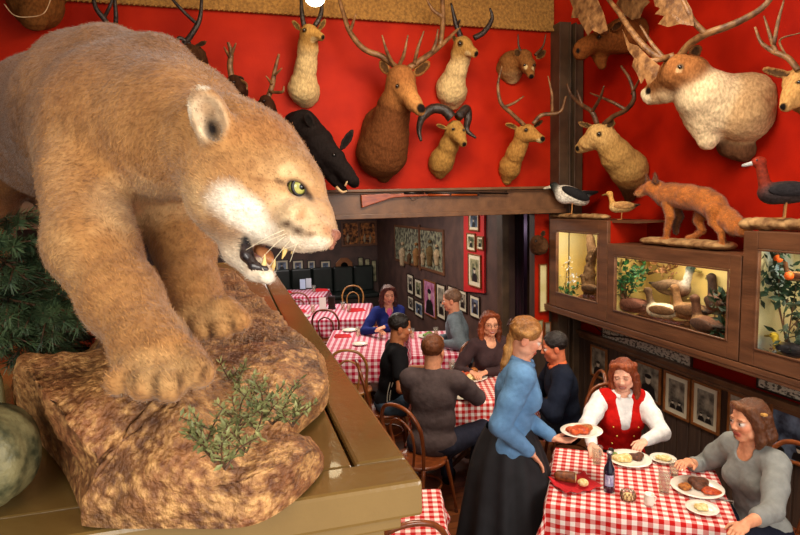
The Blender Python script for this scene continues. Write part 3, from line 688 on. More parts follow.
mount('boar_head', 'black wild boar head mount with open pale mouth, behind the mountain lion face', 'animal mount', B,
 [([(296, 125, .03, 13), (303, 126, .15, 15), (318, 142, .32, 15)], BK), ([(320, 146, .38, 14), (334, 160, .5, 11), (346, 174, .6, 7.5), (354, 182, .66, 6)], BK), ([(322, 160, .4, 12), (336, 180, .5, 6), (344, 191, .56, 3.6)], BK)],
 ears=[((342, 148, .45), (352, 131, .44), 4.2, (46, 36, 34)), ((312, 126, .4), (306, 114, .4), 5, (40, 32, 30))], eyes=[((334, 155, .62), 1.5)], nose=((356, 184, .69), 4),
 antlers=[(m_tip, [([(336, 187, .6), (342, 192, .62), (347, 191, .64)], 1.6, .8), ([(345, 186, .66), (348, 180, .68)], 1.2, .4)])], horn_name='tusk', vox=.012)
# dark antlered heads half hidden behind the lion
mount('antlered_head', 'dark mount with black curved antlers rising just behind the back of the mountain lion', 'animal mount', B,
 [([(196, 62, .03, 12), (196, 56, .2, 10)], (70, 44, 26)), ([(190, 52, .3, 8), (188, 62, .42, 5)], (70, 44, 26))], ears=[((196, 46, .3), (206, 42, .3), 3, (90, 60, 36))], eyes=[((187, 54, .42), 1.3)],
 antlers=[(m_horn, [([(184, 44, .3), (192, 34, .34), (200, 18, .36), (202, -8, .36)], 3, 1.4), ([(197, 24, .34), (186, 14, .4), (173, 0, .42), (168, -8, .42)], 1.8, 1)]), (m_horn, [([(190, 44, .3), (180, 38, .34), (176, 42, .36)], 2.4, 1)])])
mount('antlered_head', 'dark deer mount with brown velvet antlers, left of the lower wall behind the lion head', 'animal mount', B,
 [([(238, 92, .03, 10), (236, 86, .2, 9)], (60, 34, 20)), ([(234, 82, .3, 7), (240, 90, .42, 4)], (60, 34, 20))], ears=[((236, 78, .3), (244, 79, .3), 2.5, (80, 50, 30))], eyes=[((234, 82, .39), 1.2)],
 antlers=[(m_antler, [([(232, 79, .3), (230, 66, .3), (231, 52, .32), (228, 42, .34)], 3.2, 1.4), ([(230, 58, .32), (224, 47, .4)], 1.6, .7), ([(231, 56, .32), (236, 43, .38)], 1.6, .7)]), (m_antler, [([(240, 80, .3), (246, 84, .4), (247, 90, .44)], 1.8, .7)])])
mount('antlered_head', 'dark deer mount with one upright spiny antler, between the lion and the left pronghorn', 'animal mount', B,
 [([(268, 112, .03, 9), (266, 106, .2, 9)], (60, 34, 20)), ([(266, 102, .3, 7), (270, 110, .4, 4)], (60, 34, 20))], eyes=[((264, 101, .38), 1.2)],
 antlers=[(m_antler, [([(268, 98, .3), (272, 86, .3), (275, 70, .32), (279, 54, .34)], 2.8, 1.1), ([(274, 76, .32), (282, 68, .4)], 1.4, .5), ([(272, 84, .32), (266, 76, .4)], 1.4, .5), ([(270, 92, .32), (282, 92, .42), (284, 86, .44)], 1.6, .6)])])
mount('antlered_head', 'dark antlers of a mount cut by the top edge, above the shoulders of the lion', 'animal mount', B,
 [([(112, 48, .03, 10), (112, 42, .2, 9)], (60, 36, 22))], antlers=[(m_horn, [([(110, 36, .2), (106, 22, .3), (96, 8, .34), (92, -8, .34)], 3, 1.6), ([(104, 18, .3), (110, 6, .36), (114, -6, .36)], 1.8, .8)]), (m_horn, [([(114, 36, .2), (116, 18, .3), (114, -8, .34)], 2.4, 1.6)])])
t = mount('bison_head', 'big brown shaggy mount with a looped cord, cut by the top left corner', 'animal mount', B,
 [([(34, -6, .03, 26), (36, 4, .3, 24), (34, 16, .45, 14)], (120, 74, 34)), ([(34, -30, .03, 40), (34, -24, .3, 30)], (110, 66, 30))])
MB().tube(catmull([B(4, 4, .72), B(14, 15, .74), (B(28, 17, .74)), B(44, 13, .74), B(52, -4, .7)], 6), .004, 6).build('cord', m_tip, t, True, smooth=True)
# right wall
CB, CBW, CBM = (150, 96, 52), (232, 208, 168), (196, 160, 116)
car = mount('caribou_head', 'huge white-maned caribou shoulder mount with palmate antlers on the right wall', 'animal mount', R,
 [([(736, 108, .05, 31), (716, 106, .22, 31), (702, 94, .36, 25), (694, 84, .42, 19)], CBW), ([(748, 104, .04, 30), (745, 114, .1, 28)], CBM), ([(744, 150, .04, 12), (732, 144, .08, 14)], (96, 62, 40)),
  ([(708, 140, .3, 10), (706, 122, .3, 18)], CBW), ([(690, 74, .48, 18), (680, 72, .54, 17.5)], CB), ([(676, 74, .54, 16), (662, 84, .56, 12), (650, 94, .60, 8.5)], CB), ([(666, 94, .56, 9), (652, 99, .6, 6)], (200, 170, 130))],
 ears=[((692, 58, .42), (698, 46, .4), 6, (120, 76, 42))], eyes=[((680, 67, .78), 2)], nose=((647, 91, .66), 4), extra=[((679, 70, .72), 3, CBM), ((643, 99, .64), 8, (226, 206, 170)), ((641, 92, .64), 5, (226, 206, 170))],
 antlers=[(m_antler, [([(680, 56, .56), (690, 44, .58), (706, 34, .6), (726, 27, .56), (744, 19, .5), (762, 8, .44), (776, -8, .4)], 3.8, 2.4), ([(706, 34, .6), (694, 22, .66), (688, 10, .7), (680, -6, .72)], 3, 1.6)]),
          (m_antler, [([(674, 56, .6), (662, 58, .66), (648, 50, .7), (632, 32, .74), (620, 14, .74), (604, -6, .72)], 3.6, 2.2), ([(664, 58, .66), (652, 44, .7), (640, 25, .74)], 2.2, .9), ([(668, 57, .64), (658, 60, .74), (646, 60, .8), (638, 56, .84)], 2.6, 2)])],
 palms=[(m_antler, [(622, 29, .86), (627, 42, .86), (638, 46, .88), (650, 58, .9), (660, 66, .9), (656, 78, .92), (648, 86, .92), (645, 78, .92), (641, 84, .92), (637, 74, .92), (632, 66, .9), (634, 58, .9), (628, 50, .88)], .018),
        (m_antler, [(652, -8, .72), (655, 6, .72), (662, 6, .72), (655, 14, .72), (664, 16, .72), (658, 24, .72), (668, 27, .72), (680, 24, .72), (694, 26, .7), (692, 10, .7), (682, -8, .7)], .018)], vox=.012)
mount('deer_head', 'tan buck mount with dark branching antlers facing left, above the white and black bird', 'animal mount', R,
 [([(634, 172, .04, 17), (628, 168, .16, 17.5), (617, 156, .3, 15), (610, 146, .38, 13)], (168, 130, 74)), ([(630, 196, .03, 6), (631, 182, .08, 14)], (96, 62, 36)), ([(604, 137, .44, 12.5), (598, 136, .48, 11), (588, 143, .53, 7.5), (580, 148, .56, 5.5)], (190, 152, 94))],
 ears=[((592, 127, .46), (579, 123, .48), 3, (170, 130, 80)), ((607, 127, .44), (614, 121, .42), 4.5, (130, 90, 50))], eyes=[((599, 134, .66), 1.8)], nose=((576, 149, .6), 3.6),
 antlers=[(m_antler_d, [([(597, 124, .5), (592, 112, .54), (582, 105, .56), (572, 96, .58), (567, 84, .6)], 2.6, 1), ([(592, 112, .54), (600, 98, .6), (604, 86, .64)], 1.8, .7), ([(582, 105, .56), (577, 90, .58)], 1.6, .6)]),
          (m_antler_d, [([(604, 124, .46), (614, 116, .44), (626, 110, .42), (634, 98, .42), (630, 80, .44), (621, 66, .46)], 2.6, 1), ([(626, 110, .42), (612, 102, .5), (590, 93, .56)], 1.8, .7), ([(632, 94, .42), (640, 78, .46)], 1.6, .6)])])
MO = (118, 66, 26)
mount('moose_head', 'brown moose mount with broad palmate antlers high in the corner above the post', 'animal mount', R,
 [([(634, 36, .04, 18), (622, 36, .2, 16), (608, 40, .34, 14)], MO), ([(602, 40, .4, 12), (592, 43, .5, 8), (583, 49, .56, 8.5), (581, 53, .57, 7)], MO), ([(600, 54, .36, 9), (602, 66, .34, 4)], MO)], ears=[((612, 30, .40), (622, 22, .38), 4.5, MO), ((604, 28, .46), (598, 18, .48), 4, MO)], eyes=[((599, 37, .62), 1.6)], nose=((577, 51, .62), 3),
 antlers=[(m_antler, [([(606, 32, .5), (600, 26, .62), (596, 20, .7)], 3, 3)]), (m_antler, [([(612, 30, .4), (620, 22, .34), (628, 10, .3)], 3, 3)])],
 palms=[(m_antler, [(569, -2, .8), (573, 8, .8), (571, 18, .8), (578, 18, .8), (583, 27, .82), (588, 36, .82), (592, 30, .82), (600, 34, .8), (608, 30, .78), (604, 14, .78), (598, 0, .78), (592, -10, .78)], .018),
        (m_antler, [(624, 14, .34), (616, 4, .34), (622, -8, .34), (642, -8, .34), (650, 2, .34), (644, 8, .34), (640, 18, .34), (632, 20, .34)], .016)])
mount('deer_head', 'buck mount cut by the right edge with its ear reaching the caribou shoulder', 'animal mount', R,
 [([(824, 96, .04, 26), (812, 90, .2, 22), (804, 84, .32, 18)], (160, 112, 60)), ([(800, 84, .38, 14), (794, 96, .46, 10), (786, 106, .52, 6.5)], (196, 150, 90))],
 ears=[((792, 76, .42), (764, 70, .46), 4.5, (150, 104, 60))], eyes=[((799, 82, .6), 1.8)], nose=((782, 107, .58), 4),
 antlers=[(m_antler, [([(798, 70, .44), (788, 58, .46), (773, 51, .48), (761, 42, .48), (755, 27, .5)], 3, 1.2), ([(776, 52, .48), (771, 38, .5), (764, 16, .52)], 2.2, .8), ([(774, 44, .5), (778, 22, .5), (784, 0, .5)], 2, .8), ([(786, 56, .46), (780, 40, .5), (800, 33, .5)], 1.2, .6)])])
BP = lambda px, py, o=0: ony(px, py, 6.14-o)
mount('small_game_head', 'small dark brown furry head mount on the pier beside the doorway', 'animal mount', BP, [([(540, 247, .0, 8), (539, 246, .1, 8.5), (537, 241, .16, 6)], (78, 50, 30))], ears=[((542, 236, .12), (544, 231, .12), 2.4, (90, 60, 40))], eyes=[((536, 241, .25), .9)], vox=.01)
# ------------------------------------------------------------------ rifle on the ledge
m_wood = mat('rifle_stock', (120, 46, 16), (160, 74, 28), 9, .3, .1, stretch=(1, 4, 4))
m_steel = mat('gun_steel', (30, 26, 26), (54, 46, 42), 30, .3, metal=.7)
RF = lambda px, py: ony(px, py, 5.95)
rz_ = RF(440, 192)
gun = thing('rifle', 'old wooden bolt rifle laid along the ledge under the mounted heads', 'rifle', tuple(RF(440, 195)))
q = [RF(361, 195), RF(362, 208), RF(374, 204), RF(392, 198), RF(404, 197), RF(430, 196), RF(430, 192.5), RF(408, 192), (RF(398, 194)), RF(385, 193.5)]
MB().slab(q, (0, .034, 0)).build('stock', m_wood, gun, True, bevel=.008)
MB().tube([RF(425, 193), RF(460, 193.2), RF(508, 193.5)], [.013, .009], 10).build('barrel', m_steel, gun, True, smooth=True)
MB().tube([RF(428, 195), RF(478, 195)], [.015, .010], 10).build('forestock', m_wood, gun, True, smooth=True)
b = MB().tube([RF(404, 193), RF(424, 193)], .014, 10); b.tube(catmull([RF(409, 197), RF(413, 201), RF(418, 198)], 4), .003, 6).tube([RF(418, 193), RF(419, 189.5)], .005, 6); b.build('bolt_and_trigger', m_steel, gun, True, smooth=True)
b = MB()
for px in (450, 478): b.box(RF(px, 194), (.02, .03, .035))
b.box(RF(506, 191.5), (.008, .01, .02)); b.build('barrel_band', m_steel, gun, True)
# ================================================================== diorama cases
m_case = mat('case_wood', (86, 54, 34), (112, 72, 46), 7, .45, .25, 30, stretch=(1, .3, 2))
def glassmat():
    mt = bpy.data.materials.new('case_glass'); mt.use_nodes = True; nt = mt.node_tree; N = nt.nodes; b = N['Principled BSDF']
    tr = N.new('ShaderNodeBsdfTransparent'); gl = N.new('ShaderNodeBsdfGlossy'); gl.inputs['Roughness'].default_value = .03; mx = N.new('ShaderNodeMixShader')
    mx.inputs[0].default_value = .06; nt.links.new(tr.outputs[0], mx.inputs[1]); nt.links.new(gl.outputs[0], mx.inputs[2]); nt.links.new(mx.outputs[0], N['Material Output'].inputs[0])
    N.remove(b); return mt
m_glass = glassmat()
m_back_y = mat('painted_yellow_backdrop', (206, 196, 150), (232, 200, 112), 1.6, .8, lo=.3, hi=.6, detail=2)
m_back_b = mat('painted_sky_backdrop', (96, 160, 200), (226, 214, 160), 2.2, .8, lo=.4, hi=.6, detail=3)
m_litter = mat('leaf_litter', (70, 40, 18), (150, 92, 44), 50, .9, 1, 60)
CX = 3.55
def yof(px, X=CX): return onx(px, 300, X).y
def case(label, ya, yb, za, zb, fr, mb_, depth=.44, side_mat=None):
    """ya far .. yb near; opening insets fr=(far,near,bottom,top)"""
    t = thing('diorama_case', label, 'display case', (CX+depth/2, (ya+yb)/2, za), 0, 'wildlife diorama cases on the right wall')
    f = MB(); L = ya-yb; y = (ya+yb)/2
    f.box((CX, ya-fr[0]/2, (za+zb)/2), (.04, fr[0], zb-za)).box((CX, yb+fr[1]/2, (za+zb)/2), (.04, fr[1], zb-za))
    f.box((CX, y, za+fr[2]/2), (.039, L-fr[0]-fr[1], fr[2])).box((CX, y, zb-fr[3]/2), (.039, L-fr[0]-fr[1], fr[3]))
    i0, i1, j0, j1 = yb+fr[1], ya-fr[0], za+fr[2], zb-fr[3]
    for (a, b, c, d) in ((i0, i0+.015, j0, j1), (i1-.015, i1, j0, j1), (i0, i1, j0, j0+.015), (i0, i1, j1-.015, j1)): f.box((CX-.022, (a+b)/2, (c+d)/2), (.014, b-a, d-c))
    f.build('frame', m_case, t, True, bevel=.005)
    s = MB(); xm = CX+depth/2+.01
    s.box((xm, ya-.008, (za+zb)/2), (depth-.02, .016, zb-za-.01)).box((xm, y, za+.01), (depth-.02, L-.04, .018)).box((xm, y, zb-.01), (depth-.02, L-.04, .018)); s.build('box', m_case, t, True)
    MB().box((xm, yb+.008, (za+zb)/2), (depth-.02, .016, zb-za-.01)).build('side_panel', side_mat or m_case, t, True)
    MB().box((CX+depth-.02, y, (za+zb)/2), (.012, L-.05, zb-za-.05)).box((xm, ya-.026, (za+zb)/2), (depth-.06, .012, zb-za-.05)).box((xm, yb+.026, (za+zb)/2), (depth-.06, .012, zb-za-.05)).build('painted_backdrop', mb_, t, True)
    g = MB(); n = 24
    Vg = [(CX+.03+(depth-.07)*i/8, yb+.03+(L-.06)*j/n, za+.03+.05*(i/8)+.02*math.sin(j*1.3+i)) for i in range(9) for j in range(n+1)]
    g.add(Vg, [(i*(n+1)+j, i*(n+1)+j+1, (i+1)*(n+1)+j+1, (i+1)*(n+1)+j) for i in range(8) for j in range(n)]); g.build('ground', m_litter, t, True, smooth=True)
    MB().box((CX-.004, (i0+i1)/2, (j0+j1)/2), (.004, i1-i0, j1-j0)).build('glass_pane', m_glass, t, True)
    l = area('case_light', (CX+.14, y, zb-.035), (CX+.14, y, za), .08, 5.5*L, (1, .88, .66), L*.6); l.rotation_euler = (0, .25, 0)
    return t
yL0, yL1 = 6.02, yof(608); yM0, yM1 = yL1-.012, yof(742); yR0, yR1 = yM1-.012, 2.0
zb_ = 1.385
cL = case('small far diorama case with white flowers in front of a yellow backdrop', yL0, yL1, zb_, 2.385, (.14, .14, .16, .13), m_back_y, side_mat=m_red)
cM = case('wide middle diorama case of ducks among leaves', yM0, yM1, zb_, 2.165, (.10, .10, .13, .11), m_back_y)
cR = case('near diorama case with blue sky backdrop, cut by the right edge', yR0, yR1, zb_, 2.345, (.12, .12, .12, .12), m_back_b)
sh = MB().box((3.76, 4.2, 1.355), (.46, 4.6, .045)).box((3.56, 4.2, 1.32), (.05, 4.6, .03)); struct('trim_8', sh, m_case, bevel=.006)
# birds
m_feather = mat('feather', (190, 186, 180), (255, 255, 250), 50, .7, .5, 90, vcol=True, spec=.2)
m_leg = mat('bird_leg', (150, 96, 40), (176, 120, 60), 40, .5)
def bird(label, base, yaw, s=1.0, head=(40, 90, 60), body=(120, 84, 56), wing=(90, 62, 44), breast=(150, 110, 76), bill=(150, 130, 60), name='duck', legs=True, neck=.09, tail=(60, 48, 40), cat='stuffed bird', group=None, up=.0, ring=None, vox=.006):
    t = thing(name, label, cat, tuple(base), 0, group); b = Vector(base)
    f = Vector((math.cos(yaw), math.sin(yaw), 0)); r = Vector((f.y, -f.x, 0)); u = Vector((0, 0, 1)); lh = (.07 if legs else 0)*s
    L = lambda a, c, d: np.array(b+f*(a*s)+r*(c*s)+u*(d*s+lh))
    q = SDF(k=.02*s, col=body)
    ax = rotm(f*math.cos(up)+u*math.sin(up), u)
    q.ell(L(0, 0, .065), (.062*s, .125*s, .058*s), ax, col=body).ell(L(.06, 0, .055), (.048*s, .06*s, .048*s), ax, col=breast)
    q.cap(L(-.09, 0, .07), L(-.17, 0, .085), .028*s, .008*s, col=tail)
    q.cap(L(.09, 0, .08), L(.115, 0, .09+neck), .03*s, .024*s, col=ring or head, k=.02*s).ell(L(.125, 0, .115+neck), (.026*s, .035*s, .028*s), ax, col=head, k=.012*s)
    q.build('body', m_feather, t, vox, tau=.008*s)
    w_ = SDF(k=.008*s, col=wing)
    for sd in (-1, 1): w_.ell(L(-.02, sd*.055, .078), (.016*s, .105*s, .036*s), ax, col=wing).cap(L(-.08, sd*.045, .08), L(-.15, sd*.02, .085), .016*s, .005*s, col=tail)
    w_.build('wing', m_feather, t, vox, tau=.008)
    bl = SDF(k=.004*s, col=bill); bl.cap(L(.15, 0, .11+neck), L(.195, 0, .10+neck), .012*s, .008*s); bl.build('bill', m_feather, t, max(.0025, vox*.5))
    for sd in (-1, 1): MB().sphere(L(.137, sd*.022, .123+neck), .005*s, 8).build('eye', m_glass_eye, t, True, smooth=True)
    if legs:
        for sd in (-1, 1):
            m = MB().tube([L(0, sd*.025, .02), L(.005, sd*.027, -.065)], .005*s, 6)
            for a in (-.5, 0, .5): m.tube([L(.005, sd*.027, -.065), L(.045, sd*.027+a*.03, -.066)], [.004*s, .0025*s], 5)
            m.build('leg', m_leg, t, True)
    return t
def leafclump(name, label, cat, pts, mt, n, size, parent=None, seed=1, spread=.1, stem=None, kind=None, group=None, xlim=None):
    """leaves scattered round points with stems down to a root"""
    r = random.Random(seed); b = MB(); st = MB(); c0 = sum((Vector(p) for p in pts), Vector())/len(pts)
    root = Vector((c0.x, c0.y, min(Vector(p).z for p in pts)-spread*.6))
    for p in pts:
        st.tube(catmull([root, (root+Vector(p))/2+Vector((r.uniform(-1, 1), r.uniform(-1, 1), .3))*spread*.2, p], 4), [size*.07, size*.04], 5)
        for i in range(n):
            d = Vector((r.gauss(0, 1), r.gauss(0, 1), r.gauss(0, 1))); d.normalize(); q = Vector(p)+d*spread*r.random()**.5
            if xlim: q.x = min(max(q.x, xlim[0]), xlim[1])
            a = Vector((r.gauss(0, 1), r.gauss(0, 1), r.gauss(.3, .8))).normalized(); s = a.cross(Vector((r.gauss(0, 1), r.gauss(0, 1), r.gauss(0, 1)))).normalized(); nn = a.cross(s); z = size*r.uniform(.6, 1.2)
            b.add([q, q+a*z*.45+s*z*.26-nn*z*.06, q+a*z, q+a*z*.45-s*z*.26-nn*z*.06, q+a*z*.5+nn*z*.04], [(0, 1, 4), (1, 2, 4), (2, 3, 4), (3, 0, 4)])
    t = parent or thing(name, label, cat, tuple(root), 0, group)
    st.build('stem', stem or mat('stem', (70, 48, 26), (96, 70, 40), 30), t, True); b.build('leaves', mt, t, True)
    return t
m_leaf = mat('green_leaf', (22, 70, 36), (58, 120, 56), 14, .5)
m_leaf_d = mat('dark_leaf', (16, 40, 24), (34, 66, 36), 14, .55)
m_leaf_w = mat('white_blossom', (220, 226, 220), (250, 250, 246), 14, .5)
m_leaf_b = mat('dry_leaf', (110, 70, 30), (160, 110, 60), 14, .6)
def inC(px, py, o): return onx(px, py, CX+o)
zg = zb_+.09
def onground(px, o): p = onx(px, 300, CX+o); return Vector((p.x, p.y, zg-.01))
# left case
leafclump('flowering_plant', 'white flowering plant in the small far case', 'plant', [inC(562, 272, .15), inC(568, 262, .2), inC(559, 284, .14), inC(573, 280, .2)], m_leaf_w, 16, .05, seed=2, spread=.09, xlim=(CX+.07, CX+.36))
leafclump('fern', 'green fern below the white flowers in the far case', 'plant', [inC(560, 286, .1), inC(568, 292, .12), inC(575, 288, .15), inC(556, 294, .1)], m_leaf, 26, .06, seed=3, spread=.09, xlim=(CX+.07, CX+.36))
st = thing('tree_stump', 'grey bark stump standing in the far case', 'stump', tuple(onground(590, .2)))
sb = SDF(k=.03, col=(120, 92, 66)); sb.chain([inC(590, 300, .22), inC(589, 276, .22), inC(592, 250, .26), inC(590, 236, .28)], [.07, .06, .05, .04]).chain([inC(592, 262, .24), inC(598, 248, .2)], [.035, .02]); sb.build('trunk', m_hide, st, .012, noise=(.006, 30, 3))
bird('brown grouse against the stump in the far case', inC(590, 294, .16), 1.8, .9, (120, 90, 60), (130, 96, 64), (96, 70, 48), name='grouse', legs=False)
# middle case
leafclump('leafy_shrub', 'bright green leafy shrub at left in the middle case', 'plant', [inC(626, 270, .12), inC(632, 280, .1), inC(622, 288, .1), inC(640, 272, .18), inC(620, 276, .12), inC(618, 294, .1)], m_leaf, 34, .07, seed=5, spread=.10, xlim=(CX+.07, CX+.36))
leafclump('dry_shrub', 'dry brown shrub arching over the ducks in the middle case', 'plant', [inC(628, 260, .3), inC(644, 262, .3), inC(658, 266, .28), inC(668, 270, .3)], m_leaf_b, 26, .07, seed=6, spread=.12, xlim=(CX+.07, CX+.36))
leafclump('grass_tuft', 'dark grass tuft at the right end of the middle case', 'plant', [inC(724, 300, .2), inC(730, 318, .16), inC(728, 330, .12)], m_leaf_d, 34, .08, seed=7, spread=.10, xlim=(CX+.07, CX+.36))
D = lambda *a, **k: bird(*a, group='stuffed ducks in the middle case', **k)
D('brown speckled duck sitting at the far left of the middle case', onground(634, .16)+Vector((0, 0, .02)), 1.75, 1.25, (140, 90, 66), (150, 96, 78), (120, 76, 60), (170, 110, 90), name='duck', legs=False)
D('white-bellied duck in the centre of the middle case', onground(663, .15)+Vector((0, 0, .04)), 1.9, 1.2, (96, 70, 46), (240, 226, 190), (120, 86, 56), (246, 236, 206), name='duck', legs=False)
D('green-headed drake behind the white-bellied duck', onground(672, .28)+Vector((0, 0, .14)), -1.2, 1.3, (20, 60, 50), (150, 120, 90), (110, 84, 60), (120, 60, 36), name='duck', ring=(226, 220, 210))
D('tan duck right of the white-bellied duck', onground(690, .24)+Vector((0, 0, .06)), 1.7, 1.3, (150, 108, 70), (170, 126, 84), (120, 84, 56), (180, 140, 96), name='duck', legs=False)
D('buff-breasted duck at the front of the middle case', onground(708, .15)+Vector((0, 0, -.01)), 1.4, 1.4, (96, 60, 40), (120, 76, 50), (84, 54, 38), (222, 186, 110), name='duck', legs=False)
D('dark brown duck standing high at the right of the middle case', onground(720, .30)+Vector((0, 0, .06)), 1.2, 1.4, (60, 40, 30), (96, 64, 44), (70, 46, 34), (110, 70, 50), name='duck', legs=True)
# right case
leafclump('leafy_branch', 'green branch with leaves hanging in the near case', 'plant', [inC(780, 262, .15), inC(774, 288, .15), inC(788, 298, .15), inC(796, 286, .18), inC(800, 318, .15), inC(796, 336, .14)], m_leaf_d, 36, .08, seed=8, spread=.12, xlim=(CX+.07, CX+.36))
for lb_, px, py in (('orange fruit at the top of the leafy branch in the near case', 778, 259), ('orange fruit beside the glass edge in the near case', 789, 276)):
    fr_ = thing('orange_fruit', lb_, 'fruit', tuple(inC(px, py, .10)), 0, 'oranges in the near case')
    MB().sphere(inC(px, py, .10), .03, 12).build('flesh', mat('orange_skin', (220, 84, 20), (236, 110, 30), 40, .5), fr_, True, smooth=True); MB().tube([inC(px, py-4, .10), inC(px, py-7, .12)], .004, 5).build('stem', MATS['stem'], fr_, True)
bird('brown thrush on the branch in the near case', inC(796, 282, .16), 1.9, .6, (110, 70, 40), (160, 120, 80), (96, 60, 40), (226, 200, 150), name='thrush', legs=False)
bird('yellow and black songbird at the bottom of the near case', onground(793, .14), 1.8, .9, (220, 190, 60), (60, 56, 60), (40, 40, 46), (226, 196, 70), name='songbird', legs=False, neck=.04)
leafclump('moss_clump', 'grey green moss clump on the floor of the near case', 'plant', [onground(776, .1)+Vector((0, 0, .02)), onground(784, .12)+Vector((0, 0, .03))], mat('moss', (80, 84, 84), (120, 124, 110), 20), 30, .04, seed=9, spread=.06, xlim=(CX+.07, CX+.36))
# ------------------------------------------------------------------ fox and birds on the case tops
m_bark = mat('driftwood', (120, 84, 48), (190, 150, 98), 12, .8, .8, 40, vcol=False)
OT = lambda px, py, X=3.76: onx(px, py, X)
zt = 2.185
def slabrock(name, label, x, ya, yb, z, hgt, wid, m, seed, n=7):
    s = SDF(k=.03, col=(150, 116, 76)); r = random.Random(seed)
    for i in range(n):
        y = ya+(yb-ya)*(i+.5)/n; s.ell((x+r.uniform(-.01, .01), y, z+hgt*.5), (wid/2*r.uniform(.8, 1), abs(yb-ya)/n*.85, hgt*.5*r.uniform(.85, 1.1)))
    o = s.build(name, m, None, .01, noise=(.004, 30, 3)); tag(o, label, 'rock' if 'rock' in name else 'driftwood'); return o
ztop_m, ztop_l, ztop_r = 2.165, 2.385, 2.345
FX, FD, FW_ = (196, 120, 52), (100, 58, 28), (226, 186, 130)
yb1, yb2 = OT(650, 240).y, OT(728, 240).y
slabrock('rock_slab', 'flat brown rock slab under the fox on the middle case', 3.76, yb1+.02, yb2, ztop_m+.004, .07, .26, m_bark, 3)
fx = thing('fox', 'stuffed red fox walking left on a slab above the middle case', 'fox', tuple(OT(690, 235)))
s = SDF(k=.02, col=FX)
def fp(px, py, o=0): return np.array(OT(px, py, 3.76-o))
def fc(l, col=FX, k=.02): s.chain([fp(a, b, c) for a, b, c, d in l], [d*dep(fp(a, b, c))/FOC for a, b, c, d in l], col=col, k=k)
fc([(670, 195, 0, 12), (688, 197, 0, 12), (704, 200, 0, 12), (713, 206, 0, 13)]); fc([(666, 196, 0, 11), (656, 189, .03, 8), (651, 188, .05, 7)], k=.03)
fc([(651, 188, .05, 7), (644, 189.5, .07, 4.5), (637, 193, .1, 2.4)], k=.01); fc([(645, 192, .07, 3), (638, 194.5, .1, 1.6)], FW_, .006)
fc([(720, 210, 0, 8), (728, 219, 0, 9.5), (736, 226, .02, 9), (744, 230, .05, 6), (750, 232, .06, 3)], FX, .03)
fc([(668, 204, .05, 6), (670, 216, .05, 4), (667, 230, .05, 2.6), (666, 238, .05, 2.4), (661, 240, .06, 2.4)], FX, .01)
fc([(673, 204, -.05, 6), (679, 216, -.05, 4), (676, 226, -.05, 2.6), (676, 232, -.05, 2.4)], FD, .01)
fc([(704, 208, -.05, 8), (698, 220, -.05, 4.5), (702, 230, -.05, 3), (695, 236, -.05, 2.6), (688, 238, -.04, 2.6)], FX, .01)
fc([(714, 210, .05, 9), (714, 222, .05, 5), (721, 232, .05, 3), (722, 243, .05, 2.6), (718, 246, .06, 2.6)], FX, .01)
for a, b, o in (((648, 182), (646, 174), .04), ((655, 181), (655, 172), .09)): s.cap(fp(*a, o), fp(*b, o), .022, .005, col=FD, k=.008)
Vx, Qx = s.mesh(.007, relax=1); Cx = s.colors(Vx, .012)
Cx = np.clip(Cx*(1+.2*vnoise(Vx, 40)[:, None]), 0, 1)
def fflow(Pp, Nn): return np.tile(np.array((0, -.75, -.6)), (len(Pp), 1))
bV, bQ, bC = blades(Vx, Qx, Cx, 26000, .024, .0022, fflow, .2, 5, None, (.65, 1.35))
mesh_obj('body', np.concatenate([Vx, bV]), np.concatenate([Qx, bQ+len(Vx)]), m_fur, fx, True, col=np.concatenate([Cx, bC]))
MB().sphere(fp(645.5, 187.5, .105), .007, 8).build('eye', m_glass_eye, fx, True, smooth=True); MB().sphere(fp(635.5, 193, .11), .011, 8).build('nose', m_glass_eye, fx, True, smooth=True)
slabrock('driftwood_log', 'long pale driftwood log on top of the far case', 3.68, OT(548, 214, 3.68).y, OT(606, 214, 3.68).y, ztop_l+.004, .05, .13, m_bark, 4, 9)
yy = OT(574, 200, 3.68).y
bird('black and white bird preening on the driftwood above the far case', (3.66, yy, ztop_l+.05), 2.6, 1.55, (20, 30, 26), (246, 240, 226), (30, 28, 30), (250, 246, 236), (200, 190, 170), name='goldeneye', up=.45, neck=.02, tail=(30, 28, 30), ring=(24, 34, 30))
bird('small buff bird standing on the red side of the far case top', (3.72, OT(622, 213, 3.72).y, ztop_l+.002), 2.5, .95, (214, 160, 84), (222, 176, 112), (190, 140, 84), (232, 196, 136), (120, 90, 40), name='quail', cat='stuffed bird')
b = MB().box((3.78, yL1-.16, 2.375), (.40, .34, .02)); struct('trim_9', b, m_case)
slabrock('driftwood_branch', 'knotty driftwood branch under the red-headed duck', 3.70, OT(745, 225, 3.70).y, 2.95, ztop_r+.004, .085, .17, m_bark, 5, 7)
bird('red-headed black-backed duck standing on driftwood at the right edge', (3.68, OT(786, 200, 3.68).y, ztop_r+.085), 1.9+.5, 1.35, (150, 44, 20), (60, 50, 50), (36, 32, 36), (40, 34, 36), (190, 190, 190), name='redhead_duck', neck=.11, tail=(40, 36, 40), ring=(140, 46, 24))
